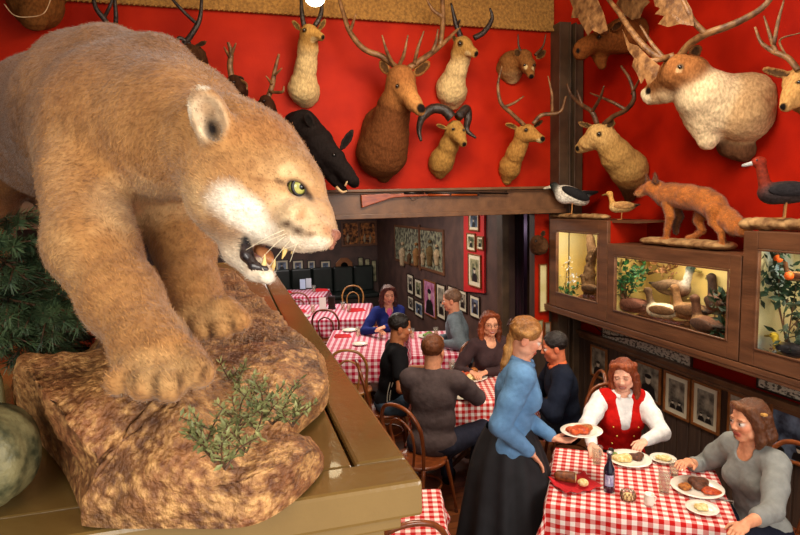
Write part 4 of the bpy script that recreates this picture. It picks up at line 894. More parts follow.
# ================================================================== tables, cloths, chairs
def cloth_mat(name, c1, c2, per=.05):
    mt = bpy.data.materials.new(name); mt.use_nodes = True; nt = mt.node_tree; N = nt.nodes; L = nt.links; b = N['Principled BSDF']
    b.inputs['Roughness'].default_value = .8; b.inputs['Specular IOR Level'].default_value = .15
    uv = N.new('ShaderNodeUVMap'); sp = N.new('ShaderNodeSeparateXYZ'); L.new(uv.outputs[0], sp.inputs[0]); r = []
    for i in (0, 1):
        a = N.new('ShaderNodeMath'); a.operation = 'MULTIPLY'; a.inputs[1].default_value = 1/per; L.new(sp.outputs[i], a.inputs[0])
        f = N.new('ShaderNodeMath'); f.operation = 'FRACT'; L.new(a.outputs[0], f.inputs[0])
        g = N.new('ShaderNodeMath'); g.operation = 'GREATER_THAN'; g.inputs[1].default_value = .5; L.new(f.outputs[0], g.inputs[0]); r.append(g)
    s = N.new('ShaderNodeMath'); s.operation = 'ADD'; L.new(r[0].outputs[0], s.inputs[0]); L.new(r[1].outputs[0], s.inputs[1])
    h = N.new('ShaderNodeMath'); h.operation = 'MULTIPLY'; h.inputs[1].default_value = .5; L.new(s.outputs[0], h.inputs[0])
    cr = N.new('ShaderNodeValToRGB'); cr.color_ramp.interpolation = 'CONSTANT'; e = cr.color_ramp.elements
    mid = tuple(int(x*.45+y*.55) for x, y in zip(c1, c2))
    e[0].position = 0; e[0].color = (*lin(c2), 1); e[1].position = .3; e[1].color = (*lin(mid), 1); n = e.new(.8); n.color = (*lin(c1), 1)
    L.new(h.outputs[0], cr.inputs[0]); L.new(cr.outputs[0], b.inputs['Base Color']); return mt
m_ging = cloth_mat('red_gingham', (184, 20, 18), (240, 228, 218), .056)
m_ging2 = cloth_mat('crimson_gingham', (170, 14, 50), (232, 214, 220), .075)
m_tbl = mat('table_wood', (70, 40, 22), (98, 58, 32), 8, .4)
m_bent = mat('bentwood', (92, 42, 18), (134, 70, 32), 8, .3, stretch=(3, 3, .5), coat=.3)
m_bent2 = mat('honey_bentwood', (140, 90, 40), (176, 120, 60), 8, .3, coat=.3)
def table(cx, cy, ang, w, l, mt, tlabel, clabel, drop=.28, z=.80, seed=1):
    t = thing('dining_table', tlabel, 'table', (cx, cy, 0), ang, 'dining tables under checkered cloths')
    MB().box((0, 0, z-.02), (w-.02, l-.02, .03)).build('tabletop', m_tbl, t, bevel=.004)
    MB().lathe([(.045, z-.04), (.04, .5), (.055, .3), (.04, .12), (.05, .05)], n=14).build('pedestal', m_tbl, t, smooth=True)
    for i in range(4):
        a = i*math.pi/2+.785; MB().tube(catmull([(0.03*math.cos(a), .03*math.sin(a), .12), (.2*math.cos(a), .2*math.sin(a), .07), (.32*math.cos(a), .32*math.sin(a), .015)], 4), [.03, .014], 8).build('foot', m_tbl, t, smooth=True)
    n = 72; U = np.linspace(-w/2-drop, w/2+drop, n); W_ = np.linspace(-l/2-drop, l/2+drop, n); gu, gv = np.meshgrid(U, W_, indexing='ij')
    ox = np.maximum(np.abs(gu)-w/2, 0); oy = np.maximum(np.abs(gv)-l/2, 0); o = np.hypot(ox, oy)
    rr = random.Random(seed); ph = rr.random()*6
    fold = .016*np.sin(gu*21+gv*17+ph)*np.clip(o/drop, 0, 1)+.010*np.sin(gu*43-gv*39+ph)*np.clip(o/drop, 0, 1)
    e = .012*(1-np.exp(-o/.02)); flare = e+.10*o*np.where((ox > 0) & (oy > 0), 1.6*np.minimum(ox, oy)/(np.maximum(ox, oy)+1e-6)+1, 1)+fold
    x = np.clip(gu, -w/2, w/2)+np.sign(gu)*np.where(ox > 0, 1, 0)*flare*np.where(o > 0, np.maximum(ox, .35*oy*(ox > 0))/(o+1e-6), 0)
    y = np.clip(gv, -l/2, l/2)+np.sign(gv)*np.where(oy > 0, 1, 0)*flare*np.where(o > 0, np.maximum(oy, .35*ox*(oy > 0))/(o+1e-6), 0)
    zz = z+.004-np.maximum(o-.006, 0)*.985+.0012*np.sin(gu*9+ph)*np.sin(gv*8)
    c, s_ = math.cos(ang), math.sin(ang)
    V = np.stack([cx+x*c-y*s_, cy+x*s_+y*c, zz], -1).reshape(-1, 3); uv = np.stack([gu+5.02, gv+5.01], -1).reshape(-1, 2)
    Q = np.array([(i*n+j, (i+1)*n+j, (i+1)*n+j+1, i*n+j+1) for i in range(n-1) for j in range(n-1)])
    o_ = mesh_obj('tablecloth', V, Q, mt, None, True, uv=uv); tag(o_, clabel, 'tablecloth', 'checkered tablecloths')
    sm = o_.modifiers.new('thick', 'SOLIDIFY'); sm.thickness = .002; sm.offset = 1
    return t
def rectfrom(pts, z=.804):
    q = [onz(a, b, z) for a, b in pts]; c = sum(q, Vector())/4
    e = (q[1]-q[0]+q[2]-q[3])/2; f = (q[0]-q[3]+q[1]-q[2])/2
    return c, math.atan2(e.y, e.x), e.length, f.length
c1, a1, w1, l1 = rectfrom([(556, 446), (713, 466), (738, 527), (547, 506)])
l1 = max(l1, .78); TA = a1
table(c1.x, c1.y, a1, w1, l1, m_ging, 'dining table between the waitress and the woman in grey', 'bright red and white gingham cloth with plates, bottle and bread, nearest to the camera', .30, seed=2)
T3 = onz(468, 384, .804); table(T3.x, T3.y, math.radians(-16), 1.1, 1.0, m_ging, 'dining table between the man in the grey sweatshirt and the woman with glasses', 'red gingham cloth under shared dishes, left of the waitress', seed=3)
c4, a4, w4, l4 = rectfrom([(334, 329), (400, 330), (404, 359), (321, 358)]); table(c4.x, c4.y, math.radians(-16), w4, l4, m_ging2, 'dining table left of the man in the black shirt', 'red and white gingham cloth with a folded napkin, left of the man in black', .3, seed=4)
T4b = onz(426, 343, .804); table(T4b.x+.12, T4b.y, math.radians(-16), .62, 1.3, m_ging2, 'narrow dining table in front of the grey-haired man', 'checkered cloth with a green salad in front of the grey-haired man', .26, seed=5)
c5, a5, w5, l5 = rectfrom([(296, 304), (370, 304), (366, 321), (281, 318)]); table(c5.x, c5.y, math.radians(-16), w5, l5, m_ging2, 'empty dining table with menu holders in the alcove', 'crimson checkered cloth with menu holders and two napkins, in the alcove', .3, seed=6)
T6 = onz(300, 293, .804); table(T6.x, T6.y, math.radians(-16), 1.1, 1.0, m_ging2, 'farthest dining table beside the banquette', 'farthest crimson checkered cloth, beside the dark banquette', .3, seed=7)
T2 = onz(382, 520, .804); table(T2.x, T2.y, math.radians(-16), .7, .7, m_ging, 'small dining table half hidden below the cabinet corner', 'red gingham cloth half hidden below the cabinet corner', .22, seed=8)
def make_chair(label, mt):
    t = thing('bentwood_chair', label, 'chair', (0, 0, 0), 0, 'bentwood cafe chairs'); t.scale = (1.1, 1.1, 1.1)
    b = MB().lathe([(.0001, .462), (.16, .458), (.19, .466), (.203, .460), (.203, .440), (.19, .434), (.0001, .436)], n=28); b.build('seat', mt, t, smooth=True)
    for sx in (-1, 1):
        MB().tube(catmull([(sx*.13, .14, .445), (sx*.16, .175, .22), (sx*.185, .20, .0)], 4), [.017, .012], 10).build('leg', mt, t, smooth=True)
        MB().tube(catmull([(sx*.155, -.15, .46), (sx*.165, -.19, .24), (sx*.18, -.26, .0)], 4), [.015, .012], 10).build('leg', mt, t, smooth=True)
    MB().tube(catmull([(-.155, -.15, .45), (-.175, -.175, .62), (-.185, -.215, .78), (-.12, -.25, .90), (0, -.26, .935), (.12, -.25, .90), (.185, -.215, .78), (.175, -.175, .62), (.155, -.15, .45)], 6), .0145, 10).build('back_hoop', mt, t, smooth=True)
    MB().tube(catmull([(-.07, -.165, .455), (-.10, -.185, .62), (-.095, -.22, .76), (0, -.24, .825), (.095, -.22, .76), (.10, -.185, .62), (.07, -.165, .455)], 6), .0105, 8).build('inner_hoop', mt, t, smooth=True)
    MB().tube([(.155*math.cos(a), .155*math.sin(a)-.0, .25) for a in np.linspace(0, 2*math.pi, 25)], .009, 8).build('leg_ring', mt, t, smooth=True)
    return t
chA = make_chair('dark bentwood chair holding the man in the grey sweatshirt', m_bent); chB = make_chair('honey bentwood chair on the far side of the alcove table', m_bent2)
def put(ch, p, ang, label=None, first=[]):
    if ch.name in first: return copy_tree(ch, (p.x, p.y, 0), ang, label)
    first.append(ch.name); ch.location = (p.x, p.y, 0); ch.rotation_euler = (0, 0, ang); WM[ch.name] = Matrix.Translation((p.x, p.y, 0)) @ Matrix.Rotation(ang, 4, 'Z')
    return ch
def at(px, d, z=0): r = P(px, 300, d); return Vector((r.x, r.y, z))
def yawto(p, q): return math.atan2(q.y-p.y, q.x-p.x)
CFL = Vector((CF.x, CF.y, 0)).normalized(); CRL = Vector((CR.x, CR.y, 0)).normalized()
# ================================================================== people
m_skin = mat('skin', (236, 226, 218), (255, 250, 246), 40, .55, .1, 120, vcol=True, spec=.3)
m_cloth = mat('garment', (232, 232, 232), (255, 255, 255), 22, .85, .5, 26, vcol=True, spec=.12)
m_hair = mat('hair', (212, 202, 192), (255, 250, 240), 18, .42, .7, 60, vcol=True, spec=.4, stretch=(3, 3, .45))
def npv(v): return np.array(v, float)
def hand(s, wrist, d, n, sc=1.0, curl=.5, side=1, col=None):
    """palm and five separate fingers into field s; d = finger direction, n = palm side"""
    d = npv(d)/np.linalg.norm(d); n = npv(n)-d*np.dot(n, d); n /= np.linalg.norm(n); r = np.cross(d, n)*side
    w = npv(wrist); M = np.stack([r, d, n], 1)
    s.ell(w+d*.045*sc, (.039*sc, .050*sc, .015*sc), M, col=col, k=.012)
    for i, (x, L) in enumerate(((-.028, .062), (-.0095, .075), (.0095, .080), (.028, .070))):
        a = w+d*.080*sc+r*x*sc; c1 = curl*.5; p1 = a+(d*math.cos(c1)+n*math.sin(c1))*L*.5*sc; c2 = curl*1.4; p2 = p1+(d*math.cos(c2)+n*math.sin(c2))*L*.5*sc
        s.cap(w+d*.05*sc+r*x*.8*sc, a, .0095*sc, .009*sc, col=col, k=.004).cap(a, p1, .009*sc, .008*sc, col=col, k=.003).cap(p1, p2, .008*sc, .0065*sc, col=col, k=.003)
    a = w+d*.02*sc+r*.03*sc; p1 = a+(d*.7+r*.75+n*.25)*.036*sc; p2 = p1+(d*.9+r*.2+n*.4)*.032*sc
    s.cap(a, p1, .012*sc, .010*sc, col=col, k=.006).cap(p1, p2, .0095*sc, .0075*sc, col=col, k=.003)
def ik(a, b, l1, l2, hint):
    a, b = npv(a), npv(b); v = b-a; L = np.linalg.norm(v)
    if L > (l1+l2)*.985: v = v/L*(l1+l2)*.985; b = a+v; L = np.linalg.norm(v)
    u = v/L; x = (l1*l1-l2*l2+L*L)/(2*L); h = math.sqrt(max(l1*l1-x*x, 0)); n = npv(hint)-u*np.dot(hint, u); n /= np.linalg.norm(n)
    return a+u*x+n*h, b
def human(name, label, hip, yaw, hands, knees=None, feet=None, lean=.08, side_lean=0, head=(0, 0, 0), sc=1.0, female=False, skin=(226, 168, 134), hair=(90, 50, 26), style='short', hair2=None,
          top=(90, 90, 90), loose=0, sleeve='long', bottom=(30, 30, 40), lower='pants', vest=None, glasses=False, collar=None, fine=.0042, vox=.011, shoe=(24, 20, 20), beard=None, curl=(.5, .5), hdir=(None, None), scarf=None, longskirt=False, smile=False):
    """yaw: facing angle from +X; hands {'L':(wrist, elbow hint),'R':...}; head=(yaw, pitch, roll) relative"""
    h = npv(hip); f = np.array((math.cos(yaw), math.sin(yaw), 0.)); u = np.array((0, 0, 1.)); r = np.cross(f, u)
    T = u*math.cos(lean)+f*math.sin(lean)+r*side_lean; T /= np.linalg.norm(T); Ft = f-T*np.dot(f, T); Ft /= np.linalg.norm(Ft)
    CM = np.stack([r, Ft, T], 1); fs = .86 if female else 1.0
    nb = h+T*.50*sc; sh = {'R': h+T*.455*sc+r*.175*sc*fs, 'L': h+T*.455*sc-r*.175*sc*fs}
    hyaw = yaw+head[0]; hf0 = np.array((math.cos(hyaw), math.sin(hyaw), 0.)); hf_ = hf0*math.cos(head[1])+u*math.sin(head[1]); HMx = rotm(hf_, u+np.cross(hf0, u)*head[2]+T*.3)
    HR, HFv, HUv = HMx[:, 0], HMx[:, 1], HMx[:, 2]; hc = nb+T*.085*sc+u*.075*sc+Ft*.022*sc
    H = lambda x, y, z: hc+(HR*x+HFv*y+HUv*z)*sc
    t = thing(name, label, 'person', (h[0], h[1], 0)); lipc = (176, 76, 66) if female else (190, 118, 100)
    dk = tuple(int(v*.62) for v in skin); chk = (min(255, skin[0]+4), int(skin[1]*.95), int(skin[2]*.94)); nz_r = .0100 if female else .0120
    B_ = SDF(k=.03*sc, col=skin)
    # --- torso
    def torso(s, g, col, k=.04):
        s.ell(h+T*.02*sc, ((.165 if female else .16)*sc+g, .115*sc+g, .11*sc+g), CM, col=col, k=k).ell(h+T*.18*sc, ((.125 if female else .145)*sc+g, .095*sc+g, .13*sc+g), CM, col=col, k=k)
        s.ell(h+T*.34*sc, (.152*sc*fs+g, .105*sc+g, .15*sc+g), CM, col=col, k=k).cap(sh['R']-r*.03*sc, sh['L']+r*.03*sc, .058*sc+g, col=col, k=k)
        if female:
            for sd in (-1, 1): s.ell(h+T*.315*sc+r*sd*.068*sc+Ft*.085*sc, (.050*sc+g, .036*sc+g, .052*sc+g), CM, col=col, k=.05)
        s.cap(nb-T*.04*sc, nb, .075*sc+g*.5, .06*sc+g*.5, col=col, k=.03)
    torso(B_, 0, skin)
    B_.cap(nb-T*.03*sc, hc-HUv*.045*sc-HFv*.015*sc, (.052 if female else .060)*sc, (.046 if female else .056)*sc, k=.02)
    # --- arms
    el, wr = {}, {}
    for sd in 'LR':
        wtarget, hint = hands[sd]; el[sd], wr[sd] = ik(sh[sd], wtarget, .285*sc, .255*sc, hint)
        B_.chain([sh[sd], el[sd]], [.045*sc, .036*sc], k=.02).chain([el[sd], el[sd]*.6+wr[sd]*.4, wr[sd]], [.036*sc, .036*sc, .024*sc], k=.015)
    # --- legs
    hj = {'R': h+r*.09*sc-T*.0, 'L': h-r*.09*sc}; kn, an = {}, {}
    if feet:
        for sd in 'LR':
            kh = npv(knees[sd]) if knees else f+u*.2
            kn[sd], an[sd] = ik(hj[sd], feet[sd], .42*sc, .41*sc, kh)
            B_.chain([hj[sd], kn[sd]], [.078*sc, .052*sc], k=.03).chain([kn[sd], kn[sd]*.65+an[sd]*.35, an[sd]], [.050*sc, .050*sc, .032*sc], k=.02)
    Vb, Qb = B_.mesh(vox, relax=1); Cb = B_.colors(Vb, .01)
    # --- hands and head on a finer grid, part of the same body mesh
    Hs = SDF(k=.012*sc, col=skin)
    for i, sd in enumerate('LR'):
        fd = wr[sd]-el[sd]; fd /= np.linalg.norm(fd); dd, nn = (hdir[i] if hdir[i] else (fd*.8+np.array((0, 0, -.15)), np.array((0, 0, -1.))))
        Hs.cap(wr[sd]-fd*.05, wr[sd]+fd*.012, .026*sc, .023*sc); hand(Hs, wr[sd]+fd*.008, dd, nn, sc*(.92 if female else 1), curl[i], -1 if sd == 'L' else 1, skin)
    Vh, Qh = Hs.mesh(fine*.85, relax=1)
    Fs = SDF(k=.02*sc, col=skin); e_ = lambda x, y, z, a, b, c, col=None, k=None, **kw: Fs.ell(H(x, y, z), (a*sc, b*sc, c*sc), HMx, col=col, k=(k or .02)*sc, **kw)
    e_(0, -.012, .032, .073, .092, .084); e_(0, .022, -.03, .060 if not female else .057, .062, .080)
    for sd in (-1, 1):
        e_(sd*.034, .052, -.022, .026, .028, .026, chk); e_(sd*.045, .015, -.065, .020, .034, .022)
        e_(sd*.074, -.006, -.012, .009, .020, .031, chk, .006)
        e_(sd*.030, .070, .022, .022, .016, .009, None, .012)
    e_(0, .056, -.088, .026, .024, .021, None, .025); Fs.cap(H(0, .078, .012), H(0, .098, -.025), .0075*sc, nz_r*sc, k=.012*sc, col=skin)
    for sd in (-1, 1):
        e_(sd*.010, .090, -.029, .007, .009, .007, skin, .006); e_(sd*.031, .0835, .003, .015, .010, .0095, None, .004, sub=True); e_(sd*.031, .072, .003, .0145, .0145, .0125, tuple(int(v*.95) for v in skin) if smile else (240, 236, 228), .003)
        e_(sd*.031, .085, .002 if smile else .003, .013 if smile else .0068, .006, .0024 if smile else .0068, (50, 34, 24), paint=True); e_(sd*.031, .085, .0125, .017, .012, .0012 if smile else .0022, dk, paint=True)
        e_(sd*.032, .086, .026, .020, .014, .003, tuple(int(a*.5+b*.35) for a, b in zip(hair, skin)), paint=True)
    e_(0, .078, -.058, .025, .012, .0075, lipc, .006); e_(0, .077, -.067, .021, .012, .007, lipc, .005); e_(0, .090, -.0625, .021, .010, .0016, (110, 40, 36), paint=True)
    if smile: e_(0, .086, -.062, .030, .014, .009, lipc, paint=True); e_(0, .0885, -.0615, .024, .012, .0050, (246, 240, 230), paint=True)
    if beard: e_(0, .05, -.085, .062, .055, .045, beard, paint=True)
    Fs.cap(H(0, -.015, -.05), nb-T*.005, (.048 if female else .058)*sc, (.052 if female else .060)*sc, k=.02)
    Vf, Qf = Fs.mesh(fine, relax=1); Cf = Fs.colors(Vf, .0035)
    Va = np.concatenate([Vb, Vh, Vf]); Qa = np.concatenate([Qb, Qh+len(Vb), Qf+len(Vb)+len(Vh)]); Ca = np.concatenate([Cb, Hs.colors(Vh, .01), Cf])
    # hide the coarse body under the finer head
    mesh_obj('body', Va, Qa, m_skin, t, True, col=Ca)
    # --- shirt
    g = .013+loose
    S_ = SDF(k=.03, col=top); torso(S_, g, top, .035)
    hem = h-T*.03*sc
    for sd in 'LR':
        end = {'long': 1.0, 'elbow': .55, 'short': .0}[sleeve]
        S_.chain([sh[sd], el[sd]*.5+sh[sd]*.5, el[sd]], [.062*sc+loose, .058*sc+loose, .050*sc+loose] if sleeve != 'short' else [.062*sc, .062*sc, .01], k=.03) if sleeve != 'short' else S_.chain([sh[sd], el[sd]*.62+sh[sd]*.38], [.062*sc, .060*sc], k=.03)
        if sleeve != 'short':
            e2 = el[sd]*(1-end)+(wr[sd]-(wr[sd]-el[sd])*.06)*end
            S_.chain([el[sd], e2], [.050*sc+loose, .038*sc if end == 1 else .046*sc], k=.02)
    S_.cap(nb+T*.035*sc+Ft*.02*sc, nb+T*.12*sc+Ft*.03*sc, .058*sc, .075*sc, sub=True, k=.01)
    if female and not collar: S_.ell(nb+Ft*.07*sc-T*.01*sc, (.05*sc, .05*sc, .05*sc), CM, sub=True, k=.01, col=top)
    S_.build('shirt', m_cloth, t, vox*.8, tau=.008, noise=(.0022, 20, 3))
    if collar:
        c = MB(); pts = []
        for i in range(25):
            a = -2.7+5.4*i/24; pts.append(nb+T*(.022+.012*math.cos(a))*sc+(np.sin(a)*r+np.cos(a)*-Ft)*.066*sc+Ft*.012*sc)
        c.tube(pts, [.011*sc, .014*sc, .011*sc], 8, flat=1.5)
        c.build('collar', mat('collar_%d_%d_%d' % collar, collar, rough=.8), t, True, smooth=True)
    if vest:
        v = SDF(k=.03, col=vest); torso(v, g+.011, vest, .035)
        for sd in 'LR': v.ell(sh[sd]+(sh[sd]-nb)*.22, (.062*sc, .10*sc, .082*sc), CM, sub=True, k=.01)
        v.cap(nb-T*.02*sc+Ft*.09*sc, h+T*.20*sc+Ft*.17*sc, .062*sc, .012*sc, sub=True, k=.008)
        v.cap(nb+T*.0*sc, nb+T*.12*sc, .072*sc, .085*sc, sub=True, k=.01)
        v.build('vest', m_cloth, t, vox*.7, noise=(.002, 26, 2))
        for sd in (-1, 1):
            for i in range(5): MB().sphere(h+T*(.10+.07*i)*sc+r*sd*(.06+.028*(i % 2))*sc+Ft*(.137-.003*i+(.02 if 1 < i < 4 else 0))*sc, .007, 8).build('vest_button', mat('brass_dot', (220, 190, 90), metal=.6, rough=.3), t, True, smooth=True)
    if scarf:
        c = SDF(k=.02, col=scarf); c.ell(nb+Ft*.075*sc-T*.04*sc, (.04, .03, .065), CM).ell(nb+Ft*.09*sc-T*.12*sc, (.045, .03, .05), CM); c.build('scarf', m_cloth, t, .009)
    # --- lower body
    if longskirt:
        b = MB(); n = 72; rows = []
        for i in range(24):
            q = i/23; zz = (h[2]+.13)*(1-q)+.03*q; rad = .150+.155*q**.8+.055*math.sin(min(q*5, 1.57))
            for j in range(n):
                a = 2*math.pi*j/n; rf = rad*(1+(.02+.085*q)*math.sin(a*11+.7*math.sin(a*3))+.02*q*math.sin(a*23)); rows.append((h[0]+rf*math.cos(a)*(1+.12*abs(math.cos(a-yaw))*q)-.0, h[1]+rf*math.sin(a), zz))
        b.add(rows, [(i*n+j, i*n+(j+1) % n, (i+1)*n+(j+1) % n, (i+1)*n+j) for i in range(23) for j in range(n)])
        o = b.build('skirt', mat('black_skirt', bottom, tuple(v+10 for v in bottom), 12, .8), t, True, smooth=True)
    elif feet:
        p_ = SDF(k=.04, col=bottom); p_.ell(h-T*.0, (.172*sc, .128*sc, .10*sc), CM)
        for sd in 'LR': p_.chain([hj[sd], kn[sd]], [.098*sc, .068*sc], k=.03).chain([kn[sd], an[sd]+(kn[sd]-an[sd])*.05], [.068*sc, .052*sc], k=.03)
        p_.build('trousers' if lower == 'pants' else lower, m_cloth, t, vox, noise=(.003, 24, 2))
    if feet:
        for sd in 'LR':
            a = an[sd]; q = SDF(k=.02, col=shoe); q.cap(a+np.array((0, 0, -.035)), a+f*.13*sc+np.array((0, 0, -.05)), .042*sc, .034*sc).cap(a+f*.13*sc+np.array((0, 0, -.05)), a+f*.17*sc+np.array((0, 0, -.055)), .034*sc, .026*sc).cap(a, a+np.array((0, 0, -.04)), .044*sc, .042*sc); q.build('shoe', m_cloth, t, .009)
    # --- hair
    hs = SDF(k=.02*sc, col=hair); hh = lambda x, y, z, a, b, c, k=.02, **kw: hs.ell(H(x, y, z), (a*sc, b*sc, c*sc), HMx, k=k*sc, **kw)
    h2 = hair2 or tuple(min(255, int(v*1.35)) for v in hair)
    if style == 'bald':
        hh(0, -.035, .0, .079, .078, .050); hh(0, .07, .05, .09, .075, .09, sub=True, k=.01)
    else:
        hh(0, -.020, .040, .081, .096, .085)
        hh(0, .085, -.012, .062, .060, .078, sub=True, k=.015)
        if style in ('long', 'bob', 'wavy'):
            ln = {'bob': -.12, 'long': -.25, 'wavy': -.20}[style]
            for sd in (-1, 1):
                hs.chain([H(sd*.060, .030, .070), H(sd*.080, .005, .0), H(sd*.086, .0, -.08), H(sd*.080, .012, ln)], [.026*sc, .026*sc, .028*sc, .018*sc], col=h2 if sd > 0 else hair)
                hs.chain([H(sd*.045, -.055, .02), H(sd*.055, -.065, -.08), H(sd*.05, -.06, ln)], [.045*sc, .045*sc, .03*sc])
            hs.chain([H(0, -.07, .02), H(0, -.08, -.10), H(0, -.08, ln)], [.05*sc, .045*sc, .03*sc])
            hs.chain([H(-.055, .045, .088), H(0, .066, .098), H(.055, .045, .088)], [.017*sc]*3, col=h2, k=.015)
            if style == 'wavy':
                rr = random.Random(5)
                for i in range(40):
                    a = rr.uniform(.25, 2*math.pi-.25); a = a+math.pi/2; z = rr.uniform(-.19, .07); w = .088 if z < 0 else .078
                    if math.sin(a) > .55 and z < .05: continue
                    hs.ell(H(w*math.cos(a), -.02+w*math.sin(a)*1.05, z), rr.uniform(.016, .026)*sc, col=h2 if i % 3 == 0 else hair, k=.01)
        if style == 'ponytail':
            hs.chain([H(0, -.085, .03), hc-f*.095+u*.0, hc-f*.115-u*.08, hc-f*.13-u*.18, hc-f*.15-u*.28, hc-f*.16-u*.34], [.020*sc, .022*sc, .026*sc, .028*sc, .020*sc, .008*sc], col=h2)
            hs.chain([H(-.06, .03, .07), H(-.078, -.01, .03), H(-.05, -.08, .03)], [.016*sc]*3, col=h2, k=.015).chain([H(.06, .03, .07), H(.078, -.01, .03), H(.05, -.08, .03)], [.016*sc]*3, col=h2, k=.015)
    Vq, Qq = hs.mesh(fine*1.25, relax=1); Cq = hs.colors(Vq, .012); Cq *= (1+.13*vnoise(Vq*np.array((1, 1, .25)), 160)[:, None]); Vq = jitter(Vq, Qq, .0022*sc, 60, 2)
    mesh_obj('hair', Vq, Qq, m_hair, t, True, col=np.clip(Cq, 0, 1))
    if style == 'ponytail': MB().tube([H(.022*math.cos(a), -.125, .042+.022*math.sin(a)) for a in np.linspace(0, 6.28, 16)], .006, 6).build('hair_tie', mat('hair_tie', (60, 34, 30)), t, True, smooth=True)
    if glasses:
        b = MB()
        for sd in (-1, 1):
            b.tube([H(sd*.032+.021*math.cos(a), .098, .001+.016*math.sin(a)) for a in np.linspace(0, 6.28, 15)], .0022, 5).tube([H(sd*.053, .096, .004), H(sd*.078, .0, .006)], .002, 5)
        b.tube([H(-.011, .099, .004), H(.011, .099, .004)], .002, 5); b.build('glasses', mat('spectacle_frame', (40, 26, 22)), t, True, smooth=True)
    return dict(t=t, nb=nb, wr=wr, el=el, sh=sh, H=H, f=f, r=r, T=T, Ft=Ft, h=h)
def seatfeet(hip, yaw, out=.42, w=.11, sc=1, z=.08, skew=0):
    f = np.array((math.cos(yaw+skew), math.sin(yaw+skew), 0)); r = np.cross(f, (0, 0, 1.)); b = np.array((hip[0], hip[1], 0.))
    return {'R': b+f*out+r*w+np.array((0, 0, z)), 'L': b+f*out-r*w+np.array((0, 0, z))}
dn = np.array((0, 0, -1.)); up_ = np.array((0, 0, 1.))
yR = math.atan2(CRL.y, CRL.x); yF = math.atan2(CFL.y, CFL.x)
def tp(px, py, z=.84): return onz(px, py, z)
# waitress
w0 = at(508, 3.80, .985); yw = yR-.12; fw_ = np.array((math.cos(yw), math.sin(yw), 0)); rw_ = np.cross(fw_, up_)
wa = human('person', 'waitress with blond ponytail in blue denim shirt and black skirt holding out a plate', w0, yw,
    {'R': (P(530, 452, 3.72), -fw_*.9+rw_*.4+dn*.3), 'L': (P(552, 437, 3.80), -fw_*.5+dn*1.2)}, lean=.14, side_lean=.0, loose=.012, head=(-.05, -.42, .0), sc=1.12, female=True, skin=(232, 172, 142), hair=(150, 100, 50), hair2=(196, 146, 84),
    style='ponytail', top=(100, 142, 184), bottom=(20, 20, 24), longskirt=True, collar=(96, 138, 182), fine=.0036, feet={'R': np.array(w0)*np.array((1, 1, 0))+rw_*.09+up_*.09, 'L': np.array(w0)*np.array((1, 1, 0))-rw_*.09+fw_*.1+up_*.09}, curl=(.5, .35), hdir=((fw_*.9+rw_*.3-up_*.05, up_*1.0), None), shoe=(26, 24, 24))
# woman in red vest
e1_ = Vector((math.cos(TA), math.sin(TA), 0)); e2_ = Vector((-math.sin(TA), math.cos(TA), 0))
rv0 = at(621, 4.60, .54); yv = yF+math.pi-.10; fv = np.array((math.cos(yv), math.sin(yv), 0)); rv_ = np.cross(fv, up_)
rv = human('person', 'laughing woman with auburn hair in a red vest over a white blouse', rv0, yv, {'L': (tp(645, 441, .86), rv_*-.9+dn*.6), 'R': (tp(592, 444, .86), rv_*.9+dn*.6)},
    knees={'L': fv+up_*.5, 'R': fv+up_*.5}, feet=seatfeet(rv0, yv), lean=.12, loose=.006, head=(-.40, -.18, .12), sc=1.06, female=True, skin=(242, 188, 162), hair=(128, 58, 28), hair2=(162, 82, 42), style='wavy', top=(240, 238, 236), vest=(196, 22, 16), bottom=(30, 26, 34), collar=(244, 242, 240), fine=.0036, smile=True, curl=(.6, .6))
MB().sphere(rv['H'](.076, .0, -.05), .009, 8).sphere(rv['H'](-.076, .0, -.05), .009, 8).build('earring', mat('pearl', (240, 236, 224), rough=.2), rv['t'], True, smooth=True)
# woman in grey sweater
gg0 = at(770, 3.50, .54); yg = yR+math.pi+.30; fg = np.array((math.cos(yg), math.sin(yg), 0)); rg = np.cross(fg, up_)
gg = human('person', 'young woman with brown bob in a grey sweater reaching for her glass', gg0, yg, {'R': (tp(688, 462, .91), dn*.7+rg*.6), 'L': (P(746, 524, 3.08), dn*.5-fg*.9)},
    knees={'L': fg+up_*.5, 'R': fg+up_*.5}, feet=seatfeet(gg0, yg), lean=.16, sc=1.09, head=(-.12, -.10, 0), female=True, skin=(224, 160, 124), hair=(96, 56, 30), hair2=(128, 80, 46), style='bob', top=(138, 140, 136), loose=.004, sleeve='elbow', bottom=(24, 26, 40), fine=.0036, curl=(.9, .5))
b = MB().tube([gg['wr']['R']-(gg['wr']['R']-gg['el']['R'])*.16+rg*.032*math.cos(a)+up_*.032*math.sin(a) for a in np.linspace(0, 6.28, 15)], .0025, 5); b.build('bracelet', m_horn, gg['t'], True, smooth=True)
MB().box(gg['H'](-.076, -.02, .06), (.03, .05, .012), rz=yg).build('hair_clip', mat('hair_clip', (200, 150, 80), rough=.3), gg['t'], True)
# man in grey sweatshirt, back to us
gm0 = at(430, 4.86, .56); ym = yF-.28; fm = np.array((math.cos(ym), math.sin(ym), 0)); rm = np.cross(fm, up_)
human('person', 'man in a dark grey sweatshirt seated with his back to the camera', gm0, ym, {'L': (at(440, 5.35, .86), -rm*.9+dn*.6), 'R': (at(464, 5.35, .86), rm*.9+dn*.6)}, knees={'L': fm+up_*.5, 'R': fm+rm*.6+up_*.4}, feet=seatfeet(gm0, ym, .42, .14, skew=-.4),
    lean=.10, loose=.012, head=(-.2, -.12, 0), sc=1.20, skin=(222, 160, 124), hair=(112, 66, 38), top=(84, 72, 72), bottom=(40, 42, 56), vox=.012, fine=.005)
